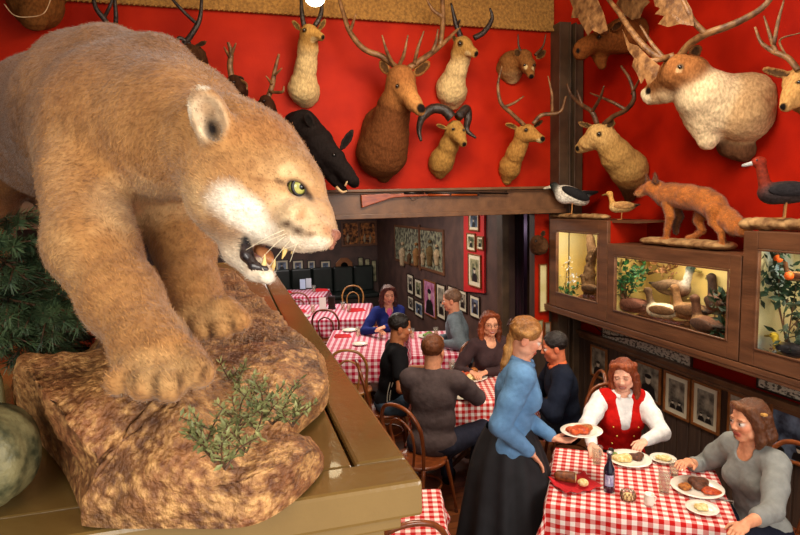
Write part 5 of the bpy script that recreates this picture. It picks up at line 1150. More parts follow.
# man in black t-shirt
bk0 = at(386, 5.9, .57); yb_ = yR+.15; fb = np.array((math.cos(yb_), math.sin(yb_), 0)); rb = np.cross(fb, up_)
bk = human('person', 'man with short black hair in a black T-shirt with white side stripes', bk0, yb_, {'R': (at(421, 5.7, .89), rb*.6+dn*.8), 'L': (at(425, 6.05, .89), -rb*.6+dn*.8)}, knees={'L': fb+up_*.5, 'R': fb+up_*.5}, feet=seatfeet(bk0, yb_),
    lean=.16, loose=.006, head=(-.05, -.22, 0), sc=1.20, skin=(172, 112, 76), hair=(24, 18, 16), top=(22, 22, 26), sleeve='short', bottom=(70, 90, 110), vox=.012, fine=.005)
for dx in (-.012, .014):
    MB().tube(catmull([bk['h']+rb*.185+bk['T']*z_+bk['Ft']*(-.035+dx+o_) for z_, o_ in ((.02, 0), (.15, -.01), (.27, 0))], 5), .004, 6).build('shirt_stripe', mat('white_stripe', (226, 226, 214)), bk['t'], True, smooth=True)
# woman in blue jacket
bj0 = at(387, 8.35, .56); yj = yF+math.pi+.25; fj = np.array((math.cos(yj), math.sin(yj), 0)); rj = np.cross(fj, up_)
human('person', 'woman with long brown hair in a blue jacket and pink scarf at the back', bj0, yj, {'L': (at(384, 7.85, .95), -rj*.8+dn*.8), 'R': (at(376, 7.85, .91), rj*.8+dn*.8)}, knees={'L': fj+up_*.5, 'R': fj+up_*.5}, feet=seatfeet(bj0, yj),
    lean=.10, head=(0, -.1, 0), sc=1.17, female=True, skin=(230, 170, 140), hair=(66, 34, 28), style='long', top=(34, 44, 110), scarf=(240, 110, 170), bottom=(26, 26, 34), vox=.014, fine=.006, smile=True)
# grey-haired man
om0 = at(461, 7.45, .58); yo = yR+math.pi-.15; fo = np.array((math.cos(yo), math.sin(yo), 0)); ro = np.cross(fo, up_)
human('person', 'older man with receding hair in a blue-grey shirt leaning over the back table', om0, yo, {'L': (at(440, 7.2, .87), -ro*.6+dn*.8), 'R': (at(440, 7.5, .87), ro*.6+dn*.8)}, knees={'L': fo+up_*.5, 'R': fo+up_*.5}, feet=seatfeet(om0, yo),
    lean=.14, head=(0, -.15, 0), sc=1.2, loose=.01, skin=(214, 150, 120), hair=(128, 96, 76), style='short', top=(112, 124, 134), bottom=(30, 30, 36), vox=.014, fine=.006)
# woman with glasses
gl0 = at(486, 6.3, .56); yl = yF+math.pi+.30; fl = np.array((math.cos(yl), math.sin(yl), 0)); rl_ = np.cross(fl, up_)
human('person', 'woman with reddish hair and glasses in a dark brown top, behind the waitress', gl0, yl, {'L': (at(486, 5.9, .87), -rl_*.6+dn*.8), 'R': (at(470, 5.9, .87), rl_*.6+dn*.8)}, knees={'L': fl+up_*.5, 'R': fl+up_*.5}, feet=seatfeet(gl0, yl),
    lean=.10, head=(-.15, -.05, 0), sc=1.14, female=True, skin=(228, 168, 136), hair=(110, 54, 28), style='long', top=(66, 48, 50), bottom=(30, 26, 30), glasses=True, vox=.012, fine=.005, smile=True)
# man in navy
nv0 = at(568, 5.3, .50); yn = yR+math.pi-.1; fn_ = np.array((math.cos(yn), math.sin(yn), 0)); rn = np.cross(fn_, up_)
human('person', 'man in a navy jacket with orange collar, partly hidden by the waitress', nv0, yn, {'L': (at(528, 5.15, .89), -rn*.6+dn*.8), 'R': (at(528, 5.45, .89), rn*.6+dn*.8)}, knees={'L': fn_+up_*.5, 'R': fn_+up_*.5}, feet=seatfeet(nv0, yn),
    lean=.14, head=(0, -.2, 0), sc=1.17, loose=.015, skin=(206, 120, 84), hair=(34, 26, 24), top=(26, 32, 48), collar=(200, 96, 50), bottom=(24, 24, 30), vox=.012, fine=.005)
# chairs (the chair looks along +Y of its own frame)
def cy(yaw): return yaw-math.pi/2
def V2(h, yaw, back=.03): return Vector((h.x-math.cos(yaw)*back, h.y-math.sin(yaw)*back, 0))
p = at(417, 4.72); put(chA, p, cy(ym)-.45); CP = lambda p, y, l, c=chA: put(c, p, cy(y), l)
CP(V2(bk0, yb_), yb_, 'dark bentwood chair under the man in the black T-shirt')
CP(V2(rv0, yv), yv, 'bentwood chair behind the woman in the red vest'); CP(V2(gg0, yg), yg, 'bentwood chair under the woman in the grey sweater at the right')
CP(V2(gl0, yl), yl, 'bentwood chair under the woman with glasses'); CP(V2(nv0, yn), yn, 'bentwood chair under the man in the navy jacket')
CP(V2(om0, yo), yo, 'bentwood chair under the older man with receding hair'); CP(V2(bj0, yj), yj, 'bentwood chair under the woman in the blue jacket')
p = at(553, 4.0); CP(Vector((p.x, p.y, 0)), TA+.25, 'empty bentwood chair at the left end of the near table, beside the waitress')
p = at(392, 3.05); CP(Vector((p.x, p.y, 0)), yF+.25, 'bentwood chair cut by the bottom edge, beside the cabinet corner')
p = at(352, 11.2); put(chB, p, cy(yF+math.pi)); p = at(328, 9.15); CP(p, yF-.1, 'dark bentwood chair pushed to the near side of the alcove table')
p = at(350, 6.6); CP(p, yF-.1, 'honey bentwood chair at the near side of the table left of the man in black', chB)
p = at(300, 11.0); CP(p, yF, 'dark bentwood chair in front of the farthest table')
# ================================================================== pictures
m_frame = mat('picture_frame', (110, 62, 28), (140, 84, 40), 10, .35)
m_frame_d = mat('dark_frame', (34, 24, 20), (50, 36, 28), 10, .35)
m_mount = mat('card_mount', (206, 196, 170), rough=.7)
m_bw1 = mat('old_photograph', (70, 64, 58), (176, 166, 146), 9, .35, coat=.5)
m_bw2 = mat('bluish_photograph', (36, 44, 58), (130, 150, 176), 7, .3, coat=.5)
m_bw3 = mat('green_print', (60, 74, 50), (190, 180, 140), 8, .35, coat=.5)
m_bw4 = mat('magenta_poster', (150, 60, 110), (226, 170, 200), 5, .35, coat=.5)
m_fig = mat('figure_tone', (24, 22, 22), rough=.4); m_face = mat('face_tone', (190, 176, 156), rough=.4)
def picture(name, label, plane, px0, px1, pt, pb, pic, fm=None, bw=.022, mt=False, group=None, fig=1, axis='x', off=.0, cat='picture'):
    """px0<px1 left/right, pt/pb top and bottom at the centre; plane=wall coordinate"""
    pm = (px0+px1)/2
    g = (lambda a, b: onx(a, b, plane-off-.012)) if axis == 'x' else (lambda a, b: ony(a, b, plane-off-.012))
    a, b, c, d = g(px0, (pt+pb)/2), g(px1, (pt+pb)/2), g(pm, pt), g(pm, pb)
    if axis == 'x': u0, u1 = sorted((a.y, b.y)); mk = lambda u, n, z: (plane-off-n, u, z)
    else: u0, u1 = sorted((a.x, b.x)); mk = lambda u, n, z: (u, plane-off-n, z)
    z1, z0 = c.z, d.z; um, zm = (u0+u1)/2, (z0+z1)/2; W, H_ = u1-u0, z1-z0
    S3 = (lambda u, n, z: (n, u, z)) if axis == 'x' else (lambda u, n, z: (u, n, z))
    t = thing(name, label, cat, mk(um, .012, z0), 0, group)
    f = MB(); th = .024
    for (u, z, w, h) in ((um, z0+bw/2, W, bw), (um, z1-bw/2, W, bw), (u0+bw/2, zm, bw, H_-2*bw), (u1-bw/2, zm, bw, H_-2*bw)): f.box(mk(u, .014, z), S3(w, th, h))
    f.build('frame', fm or m_frame, t, True, bevel=.003)
    inn = bw
    if mt: MB().box(mk(um, .010, zm), S3(W-2*bw, .008, H_-2*bw)).build('mount_card', m_mount, t, True); inn = bw+min(W, H_)*.13
    p = MB().box(mk(um, .013, zm), S3(W-2*inn, .008, H_-2*inn)).build('print', pic, t, True)
    iw, ih = W-2*inn, H_-2*inn; rr = random.Random(int(px0*7+pt))
    if fig:
        m = MB(); q = MB()
        for i in range(fig):
            uu = um+(i-(fig-1)/2)*iw/max(fig, 1)*.9+rr.uniform(-.05, .05)*iw; s = min(iw/fig, ih)*.5*rr.uniform(.8, 1.05)
            nn = .018; oval = lambda cu, cz, a, b_: [mk(cu+a*math.cos(t_), nn, cz+b_*math.sin(t_)) for t_ in np.linspace(0, 2*math.pi, 14, endpoint=False)]
            nv = Vector(mk(0, 1, 0))-Vector(mk(0, 0, 0)); base = zm-ih*.48
            m.slab([mk(uu-s*.8, nn, base), mk(uu-s*.6, nn, base+s*.75), mk(uu-s*.2, nn, base+s*.95), mk(uu+s*.2, nn, base+s*.95), mk(uu+s*.6, nn, base+s*.75), mk(uu+s*.8, nn, base)], nv*.001)
            q.slab(oval(uu, base+s*1.25, s*.26, s*.34), nv*.002); m.slab(oval(uu, base+s*1.46, s*.32, s*.16), nv*.003)
        m.build('figure_shape', m_fig, t, True); q.build('figure_face', m_face, t, True)
    return t
G1 = 'framed portraits under the diorama cases'
picture('framed_photograph', 'small framed photograph farthest left under the diorama cases, beside the post', RIGHTX-.05, 591, 607, 347, 378, m_bw1, group=G1)
picture('framed_photograph', 'framed photograph just right of the head of the woman in the red vest', RIGHTX-.05, 636, 661, 364, 400, m_bw1, group=G1)
picture('framed_photograph', 'wide-mounted framed photograph of men, second right of the woman in the red vest', RIGHTX-.05, 664, 690, 374, 417, m_bw1, mt=True, group=G1, fig=2)
picture('framed_photograph', 'framed photograph midway between the two seated women at the near table', RIGHTX-.05, 692, 720, 384, 430, m_bw1, mt=True, group=G1, fig=2)
picture('framed_photograph', 'framed photograph mostly hidden behind the head of the woman in grey', RIGHTX-.05, 728, 760, 396, 446, m_bw1, group=G1)
picture('framed_photograph', 'large framed bluish photograph at the right edge above the grey sweater', RIGHTX-.05, 770, 812, 408, 462, m_bw2, group=G1, fig=2)
m_pano = mat('panorama_print', (84, 80, 70), (226, 220, 200), 11, .35, stretch=(1, 2.4, 5), coat=.3, lo=.42, hi=.5)
picture('panorama_photograph', 'long narrow framed group photograph under the middle diorama case', RIGHTX-.0, 602, 693, 329, 355, m_pano, m_frame_d, bw=.016, fig=0, off=.012)
picture('panorama_photograph', 'long narrow framed print under the near diorama case at the right edge', RIGHTX-.0, 757, 830, 377, 400, m_pano, m_frame_d, bw=.016, fig=0, off=.012)
b = MB().tube(catmull([(3.94, yof(562), 1.33), (3.9, yof(566), 1.20), (3.88, yof(580), 1.12), (3.90, yof(600), 1.16), (3.90, yof(640), 1.18)], 8), .007, 6); o = b.build('electric_cable', m_horn, smooth=True); tag(o, 'black cable hanging under the far diorama case', 'cable')
# pier
picture('framed_print', 'narrow framed pale yellow print on the pier under the small furry head', 6.155, 539, 547, 264, 312, mat('yellow_print', (214, 196, 130), (236, 222, 170), 5), axis='y', fig=0, off=.0, bw=.012)
picture('framed_print', 'small framed print low on the pier, left of the pair', 6.155, 536, 543, 320, 345, m_bw3, m_frame, axis='y', fig=1, bw=.01)
picture('framed_print', 'small framed print low on the pier, right of the pair', 6.155, 544.5, 550.5, 322, 347, m_bw1, m_frame, axis='y', fig=1, bw=.01)
# alcove wall (X = 3.45)
W2 = 3.45
rb_ = MB().slab([onx(465.5, 205, W2-.004), onx(486, 202, W2-.004), onx(486, 293, W2-.004), onx(465.5, 291, W2-.004)], (-.03, 0, 0)); rp_ = rb_.build('picture_panel', mat('red_panel', (170, 20, 22), (186, 28, 26), 4, .6)); tag(rp_, 'tall red panel carrying four framed prints beside the dark doorway', 'panel')
G2 = 'framed prints on the tall red panel'
for lb_, a in (('top framed print on the tall red panel', (469, 479, 211, 231)), ('left framed green print of the middle pair on the red panel', (467, 475.5, 233, 251)), ('small right framed print of the middle pair on the red panel', (477, 483.5, 236, 250)), ('large bottom framed print on the tall red panel', (468.5, 481, 254, 287))):
    picture('framed_print', lb_, W2, a[0], a[1], a[2], a[3], m_bw3 if 'top' not in lb_ else m_bw2, m_frame, bw=.018, group=G2, off=.034, mt=True)
G3 = 'framed pictures low on the alcove wall'
for lb_, a, mt_ in (('upper frame of the far left column on the alcove wall', (407.5, 413.5, 274, 294), m_bw1), ('lower frame of the far left column on the alcove wall', (408, 414, 296, 310), m_bw1), ('upper frame of the second column on the alcove wall', (415, 422, 279, 298), m_bw3), ('lower frame of the second column on the alcove wall', (415, 423, 301, 317), m_bw2),
                    ('magenta framed poster on the alcove wall behind the woman in blue', (424.5, 435.5, 281, 316), m_bw4), ('dark framed picture right of the magenta poster', (437, 445.5, 284, 319), m_bw1), ('framed picture above the receding-haired man on the alcove wall', (448, 456, 286, 306), m_bw2),
                    ('framed picture just right of the receding-haired man', (459, 467, 290, 312), m_bw1), ('framed blue picture lowest beneath the red panel', (470, 480, 295, 318), m_bw2)):
    picture('framed_picture', lb_, W2, *a, mt_, m_frame if mt_ is m_bw4 else m_frame_d, bw=.02, group=G3, mt=mt_ is not m_bw4)
m_amber = mat('amber_display', (60, 34, 20), (190, 120, 60), 12, .7, lo=.42, hi=.62); m_teal = mat('teal_display', (50, 48, 40), (150, 150, 120), 12, .6, lo=.4, hi=.62)
def wcase(label, plane, axis, px0, px1, pt, pb, pic, n=2):
    t = picture('wall_display_case', label, plane, px0, px1, pt, pb, pic, m_case, bw=.05, fig=0, axis=axis, group='lit display cases in the alcove', cat='display case')
    g = (lambda a, b, o: onx(a, b, plane-o)) if axis == 'x' else (lambda a, b, o: ony(a, b, plane-o))
    rq = random.Random(int(px0))
    for i in range(n):
        px = px0+4+(px1-px0-8)*(i+.5)/n; cl = rq.choice([(150, 110, 70), (96, 72, 52), (180, 160, 130), (110, 90, 60)]); s = SDF(k=.03, col=cl); h = g(px, pb-4, .05); tp_ = g(px, pt+rq.uniform(10, 20)*(pb-pt)/40+3, .05); L = (tp_-h).length
        s.chain([h, h.lerp(tp_, .6), h.lerp(tp_, .75)], [.13*L, .17*L, .08*L]).ell(tp_, .10*L).cap(h.lerp(tp_, .6), h.lerp(tp_, .4)+Vector((.02, -.1, .0) if axis == 'x' else (.12, -.02, 0)), .05*L, .03*L); s.build('carved_figure', m_hide, t, .02)
    gp = [g(px0+3, pt+3, .02), g(px1-3, pt+3, .02)]
    m_ = MB()
    if axis == 'x': m_.box(g((px0+px1)/2, (pt+pb)/2, .03), (.03, .05, abs(g(px0, pt, 0).z-g(px0, pb, 0).z)*.95))
    else: m_.box(g((px0+px1)/2, (pt+pb)/2, .03), (.05, .03, abs(g(px0, pt, 0).z-g(px0, pb, 0).z)*.95))
    m_.build('mullion', m_case, t, True)
wcase('amber display case with carved figures on the far alcove wall', FARY, 'y', 341, 377, 221, 246, m_amber, 5)
wcase('dim display case left of the amber one on the far alcove wall', FARY, 'y', 308, 336, 221, 244, m_teal, 3)
wcase('pale two-pane display case on the alcove side wall', W2, 'x', 395, 444, 227, 268, m_teal, 6)
G4 = 'row of small framed photographs above the banquette'
for i, (a, b_) in enumerate(((262, 272), (275, 289), (292, 304), (307, 316), (320, 331))):
    picture('small_photograph', ['leftmost small photograph above the banquette, by the chin of the lion', 'second small bluish photograph above the banquette', 'middle small bluish photograph above the banquette', 'fourth small bluish photograph above the banquette', 'small bluish photograph left of the octagonal plaque'][i], FARY, a, b_, 259+i*.3, 272+i*.3, m_bw2, m_frame_d, bw=.03, axis='y', group=G4, mt=True)
oc = thing('octagonal_plaque', 'orange-brown octagonal wooden plaque above the banquette', 'plaque', tuple(ony(344, 274, FARY-.03))); C0 = ony(344, 266, FARY-.04)
b = MB(); b.slab([C0+Vector((.22*math.cos(a), 0, .22*math.sin(a))) for a in np.linspace(math.pi/8, 2*math.pi+math.pi/8, 8, endpoint=False)], (0, -.03, 0)); b.build('board', m_frame, oc, True, bevel=.006)
MB().sphere(C0+Vector((0, -.05, 0)), .09, 10, sc=(1, .4, 1.1)).build('carving', m_hide, oc, True, smooth=True)
G5 = 'narrow green prints in the corner'
for i, lb_ in enumerate(('narrow green print nearest the octagonal plaque', 'second narrow green print from the octagonal plaque', 'third narrow green print from the octagonal plaque', 'narrow green print at the alcove corner')):
    picture('narrow_print', lb_, FARY, 358+i*6.6, 363.5+i*6.6, 257+i*1.5, 279+i*1.5, m_bw3, m_frame_d, bw=.02, axis='y', group=G5, fig=0)
# doorway hanging
cu_ = MB(); n = 30
pts = [(3.47+.32*i/n, 7.15+.03*math.sin(i*1.4)) for i in range(n+1)]
cu_.add([(x, y, .05) for x, y in pts]+[(x, y, 2.5) for x, y in pts]+[(x, y+.012, .05) for x, y in pts]+[(x, y+.012, 2.5) for x, y in pts],
        [(i, i+1, n+2+i, n+1+i) for i in range(n)]+[(2*n+2+i, 3*n+3+i, 3*n+4+i, 2*n+3+i) for i in range(n)]+[(0, n+1, 3*n+3, 2*n+2), (n, 3*n+2, 4*n+3, 2*n+1), (n+1, n+2, 3*n+4, 3*n+3)])
o = cu_.build('door_curtain', mat('plum_curtain', (30, 16, 24), (62, 26, 44), 3, .8, stretch=(6, 6, .6)), smooth=True); tag(o, 'dark plum curtain hanging in the doorway between the alcove and the corner', 'curtain')
# banquette
m_van = mat('black_green_vinyl', (16, 22, 20), (28, 36, 32), 4, .35)
bq = thing('banquette', 'long dark green banquette along the far alcove wall', 'bench', (1.0, FARY-.3, 0))
MB().box((.3, FARY-.38, .24), (6.0, .6, .44)).build('base', m_frame_d, bq, True); MB().box((.3, FARY-.4, .47), (6.0, .62, .12)).build('seat_cushion', m_van, bq, True, bevel=.04)
bb = MB()
for i in range(12): bb.box((-2.45+i*.5, FARY-.1, .82), (.49, .14, .62))
bb.build('backrest', m_van, bq, True, bevel=.04)
# pendant lamp by the ceiling
lp = ony(315, -2, 5.5); pl = thing('pendant_lamp', 'round glowing glass ceiling lamp above the left pronghorn mount', 'lamp', tuple(lp))
MB().sphere(lp, .09, 20, sc=(1, 1, .8)).build('globe', mat('lamp_glow', (255, 236, 190), emis=9), pl, True, smooth=True)
MB().tube([lp+Vector((0, 0, .10)), Vector((lp.x, lp.y, 4.95))], .012, 8).build('rod', m_steel, pl, True, smooth=True)
# ================================================================== spruce, gourd, jar, sprigs round the rock
m_need = mat('spruce_needle', (34, 54, 36), (84, 104, 66), 20, .5); m_twig = mat('twig', (64, 42, 26), (92, 62, 38), 20)
m_sage = mat('sage_leaf', (92, 100, 58), (150, 150, 96), 25, .5)
sp_ = thing('spruce_tree', 'dark green artificial spruce boughs left of the mountain lion', 'plant', tuple(onz(20, 330, 2.245)))
rr = random.Random(11)
def bough(pts, seed, n=520, nl=.024, r0=.085):
    r = random.Random(seed); c = catmull(pts, 14); b = MB(); st_ = MB().tube(c, [.004, .0015], 6); tw = [c]
    for k in range(9):
        i = int(len(c)*(.12+.09*k)); a = np.array(c[min(i, len(c)-3)]); d = np.array(c[min(i+2, len(c)-1)])-a; d /= np.linalg.norm(d)+1e-9
        sd = np.cross(d, np.array((r.uniform(-.4, .4), r.uniform(-.4, .4), 1.))); sd /= np.linalg.norm(sd); sgn = 1 if k % 2 else -1
        e = a+(d*.75+sd*sgn*.75+np.array((0, 0, r.uniform(-.35, .1))))*r0*(1-.06*k); tw.append([a+(e-a)*t for t in np.linspace(0, 1, 8)]); st_.tube([a, e], [.0022, .001], 5)
    for i in range(n):
        w = r.choice(tw); j = r.randrange(len(w)-1); t = r.random(); p = np.array(w[j])*(1-t)+np.array(w[j+1])*t; d = np.array(w[j+1])-np.array(w[j]); d /= np.linalg.norm(d)+1e-9
        q = np.array([r.gauss(0, 1) for _ in range(3)]); q -= d*np.dot(q, d); q /= np.linalg.norm(q); v = d*.75+q*.75; v = v/np.linalg.norm(v)*nl*r.uniform(.7, 1.1); s = np.cross(v, q); s = s/(np.linalg.norm(s)+1e-9)*.0011
        b.add([p-s, p+s, p+v+s*.3, p+v-s*.3], [(0, 1, 2, 3)])
    o = b.build('bough', m_need, sp_, True); mesh = st_.build('twig', m_twig, o, True, smooth=True)
for i in range(34):
    x0_, y0_ = rr.uniform(-40, 40), rr.uniform(222, 322); d_ = rr.uniform(.98, 1.25); ang = rr.uniform(-.2, 1.5)
    dx, dy = 62*math.cos(ang), 60*math.sin(ang)
    if x0_+dx > 92: dx = 92-x0_
    if y0_+dy > 352: dy = 352-y0_
    p0, p1_, p2_ = P(x0_, y0_, d_), P(x0_+dx*.5, y0_+dy*.4, d_-.03), P(x0_+dx, y0_+dy, d_-.05)
    bough([p0, p1_, p2_], i, 560)
MB().tube([onz(-20, 330, 2.25), P(-20, 225, 1.15)], [.012, .006], 8).build('trunk', m_twig, sp_, True, smooth=True)
def sprig(b, st_, base, d, L, r, ls):
    base = np.array(base); d = np.array(d)/np.linalg.norm(d); side = np.cross(d, (0, 0, 1.)); side /= np.linalg.norm(side)+1e-9
    c = catmull([base, base+d*L*.5+side*r.uniform(-.15, .15)*L, base+d*L+np.array((0, 0, -.12*L))], 6); st_.tube(c, [.0011, .0006], 5)
    for i in range(2, len(c)):
        for s_ in (-1, 1):
            a_ = np.array([r.gauss(0, .5) for _ in range(3)])+side*s_*.9+d*.6; a_ /= np.linalg.norm(a_); w = np.cross(a_, np.array([r.gauss(0, .4), r.gauss(0, .4), 1.])); w /= np.linalg.norm(w); nn = np.cross(a_, w)
            q = np.array(c[i]); z = ls*r.uniform(.6, 1.15)
            b.add([q, q+a_*z*.5+w*z*.2, q+a_*z, q+a_*z*.5-w*z*.2, q+a_*z*.5+nn*z*.07], [(0, 1, 4), (1, 2, 4), (2, 3, 4), (3, 0, 4)])
def shrub(label, spots, seed, L=.045, ls=.011, z=2.36):
    r = random.Random(seed); t = thing('artificial_shrub', label, 'plant', tuple(onz(*spots[0], z)))
    for (px, py) in spots:
        b = MB(); st_ = MB()
        for k in range(4): sprig(b, st_, onz(px+r.uniform(-1, 1), py+r.uniform(-1, 1), z), (r.uniform(-.8, .9), r.uniform(-.6, .6), r.uniform(.5, 1.1)), L*r.uniform(.7, 1.15), r, ls)
        so = st_.build('sprig', m_twig, t, True); b.build('leaves', m_sage, so, True)
shrub('grey-green leafy shrub sprigs on the front of the rock below the paws', [(206, 445), (216, 462), (225, 470), (232, 440), (240, 425), (246, 452), (258, 432), (262, 412), (272, 424), (282, 412), (252, 400), (236, 392), (292, 426)], 21)
shrub('small green sprig clump behind the far paw, under the jaw', [(205, 272), (214, 276), (222, 280)], 22, .04, .014, 2.36)
gd = thing('gourd', 'large grey-green ribbed gourd at the left edge in front of the rock', 'gourd', tuple(onz(2, 522, 2.24))); gc = onz(-24, 508, 2.2405); n = 48; pv = []
for i in range(22):
    a = math.pi*i/21
    for j in range(n): th_ = 2*math.pi*j/n; rad = .072*math.sin(a)**.8*(1+.09*abs(math.cos(th_*5))-.03)+.0004; pv.append((gc.x+rad*math.cos(th_), gc.y+rad*math.sin(th_), gc.z+.066-.066*math.cos(a)-.006*(1-math.sin(a))*(1 if i > 11 else 0)))
MB().add(pv, [(i*n+j, i*n+(j+1) % n, (i+1)*n+(j+1) % n, (i+1)*n+j) for i in range(21) for j in range(n)]).build('shell', mat('gourd_skin', (46, 50, 32), (120, 112, 76), 40, .5, .4, 60, lo=.35, hi=.6), gd, True, smooth=True)
MB().tube(catmull([gc+Vector((0, 0, .122)), gc+Vector((.003, 0, .138)), gc+Vector((.012, 0, .148))], 4), [.007, .004], 8).build('stem', m_twig, gd, True, smooth=True)
jr = thing('vase', 'pale green ceramic vase cut by the left edge', 'vase', tuple(onz(-12, 418, 2.24))); jc = onz(-10, 418, 2.2405)
MB().lathe([(.0001, 0), (.020, .0), (.026, .02), (.024, .07), (.017, .095), (.014, .115), (.017, .125), (.013, .125), (.012, .10), (.0001, .09)], jc, 28).build('vessel', mat('celadon', (170, 184, 140), (196, 206, 164), 6, .25, coat=.5), jr, True, smooth=True)
# ================================================================== things on the tables
m_china = mat('white_china', (232, 224, 208), (240, 234, 220), 5, .2, coat=.4); m_nap = mat('red_napkin', (176, 16, 24), (200, 24, 32), 14, .8)
m_water = None
def glassy(name, tint, a):
    mt = bpy.data.materials.new(name); mt.use_nodes = True; nt = mt.node_tree; N = nt.nodes; b = N['Principled BSDF']; tr = N.new('ShaderNodeBsdfTransparent'); tr.inputs[0].default_value = (*lin(tint), 1)
    b.inputs['Base Color'].default_value = (*lin(tint), 1); b.inputs['Roughness'].default_value = .06; mx = N.new('ShaderNodeMixShader'); mx.inputs[0].default_value = a
    nt.links.new(tr.outputs[0], mx.inputs[1]); nt.links.new(b.outputs[0], mx.inputs[2]); nt.links.new(mx.outputs[0], N['Material Output'].inputs[0]); return mt
m_tumb = glassy('tumbler_glass', (244, 242, 236), .10)
m_food1 = mat('browned_food', (110, 52, 20), (196, 120, 50), 60, .5, .8, 90); m_food2 = mat('creamy_food', (206, 170, 90), (244, 226, 170), 60, .5, .8, 90); m_food3 = mat('green_salad', (50, 96, 30), (130, 160, 60), 60, .5, .6, 90)
m_food4 = mat('dark_meat', (56, 28, 16), (110, 60, 34), 50, .45, .8, 90); m_food5 = mat('red_sauce', (150, 40, 16), (210, 90, 30), 60, .35, .6, 90)
TZ = .8065
def plate(label, p, r=.13, foods=(), group='dinner plates', oval=1.0, rz=0, name='plate'):
    t = thing(name, label, 'plate', tuple(p), rz, group)
    D = Matrix.Diagonal((1, oval, 1)); MB().lathe([(.0001, .006), (r*.62, .006), (r*.70, .010), (r, .020), (r*1.01, .022), (r, .024), (r*.70, .014), (r*.6, .010), (.0001, .010)], (0, 0, 0), 36, D).build('dish', m_china, t, smooth=True)
    rr = random.Random(int(p[0]*1000))
    for (fx_, fy_, s, m_, hgt, nm) in foods:
        q = SDF(k=.012); n = 7
        for i in range(n): q.ell((fx_*r+rr.uniform(-.5, .5)*s, fy_*r*oval+rr.uniform(-.5, .5)*s, .012+hgt*rr.uniform(.3, .8)), (s*rr.uniform(.35, .6), s*rr.uniform(.3, .5), hgt*rr.uniform(.5, .8)))
        V_, Q_ = q.mesh(.0045 if r > .07 else .005, relax=1); V_[:, 2] = np.maximum(V_[:, 2], .0105); V_ = V_+0
        mesh_obj(nm, V_, Q_, m_, t, False, col=None)
    return t
def tumbler(label, p, h=.13, r=.036, fill=.75, group='drinking glasses', liquid=(214, 206, 190)):
    t = thing('drinking_glass', label, 'glass', tuple(p), 0, group)
    MB().lathe([(.0001, .001), (r*.78, .001), (r, h), (r-.0035, h), (r*.76-.001, .012), (.0001, .012)], n=20).build('glass', m_tumb, t, smooth=True)
    MB().lathe([(.0001, .0125), (r*.72, .0125), (r*.72+(r*.22)*fill-.001, h*fill), (.0001, h*fill)], n=18).build('water', glassy('water_%d' % liquid[0], (246, 242, 234), .05) if ('water_%d' % liquid[0]) not in bpy.data.materials else bpy.data.materials['water_%d' % liquid[0]], t, smooth=True)
    return t
def tpz(px, py): v = onz(px, py, TZ); return (v.x, v.y, TZ)
pw = plate('white plate of tamales held out by the waitress', Vector(wa['wr']['L'])+Vector(wa['f'])*.185+Vector((0, 0, .028)), .135, [(-.2, 0, .075, m_food5, .026, 'tamales'), (.3, .1, .06, m_food1, .02, 'browned_tortilla')], oval=.9, group=None)
plate('large plate of potatoes and dark meat in front of the woman in the red vest', tpz(629, 461), .145, [(-.3, .1, .07, m_food2, .035, 'mashed_potato'), (.4, -.1, .06, m_food4, .025, 'dark_meat'), (-.5, .4, .04, m_food3, .02, 'greens')])
plate('plate with meats in front of the woman in the grey sweater', tpz(697, 490), .15, [(.2, .2, .085, m_food4, .035, 'grilled_meat'), (-.45, .1, .05, m_food1, .025, 'sausage'), (.2, -.5, .06, m_food5, .02, 'red_potatoes')])
plate('small side plate with one pale roll, nearest the camera', tpz(702, 511), .088, [(.0, 0, .045, m_food2, .022, 'roll')])
plate('small plate of yellow food beside the reaching hand', tpz(663, 461), .085, [(0, 0, .05, m_food2, .02, 'corn')])
# napkin and bread
bk_ = thing('bread_napkin', 'red cloth napkin spread under the cut loaf at left of the near table', 'napkin', tpz(575, 486)); n = 17; pv = []
for i in range(n):
    for j in range(n):
        x, y = (i/(n-1)-.5), (j/(n-1)-.5); pv.append((x*.26, y*.20, .006+.022*max(0, (x*x+y*y)*3-.25)+.006*math.sin(x*19+y*9)))
nb_ = MB().add(pv, [(i*n+j, (i+1)*n+j, (i+1)*n+j+1, i*n+j+1) for i in range(n-1) for j in range(n-1)]).build('cloth', m_nap, bk_, smooth=True); sm_ = nb_.modifiers.new('t', 'SOLIDIFY'); sm_.thickness = .003
lf = thing('bread_loaf', 'dark brown cut loaf lying on the red napkin', 'bread', tuple(Vector(tpz(568, 484))+Vector((0, 0, .012))), TA)
s = SDF(k=.02, col=(120, 64, 28)); s.cap((-.055, 0, .036), (.03, 0, .036), .032, .034); V_, Q_ = s.mesh(.005); V_[:, 0] = np.minimum(V_[:, 0], .045); mesh_obj('crust', V_, Q_, mat('bread_crust', (74, 34, 14), (140, 78, 36), 30, .5, .5), lf)
MB().lathe([(.0001, 0), (.030, 0), (.031, .003), (.0001, .005)], (.0455, 0, .036), 20, Matrix.Rotation(math.pi/2, 3, 'Y')).build('cut_face', m_food2, lf, smooth=True)
sl_ = thing('bread_roll', 'pale cut piece of bread beside the dark loaf', 'bread', tuple(Vector(tpz(583, 488))+Vector((0, 0, .012))), TA); s = SDF(k=.01); s.ell((0, 0, .024), (.034, .028, .024)); V_, Q_ = s.mesh(.004); mesh_obj('crumb', V_, Q_, m_food2, sl_)
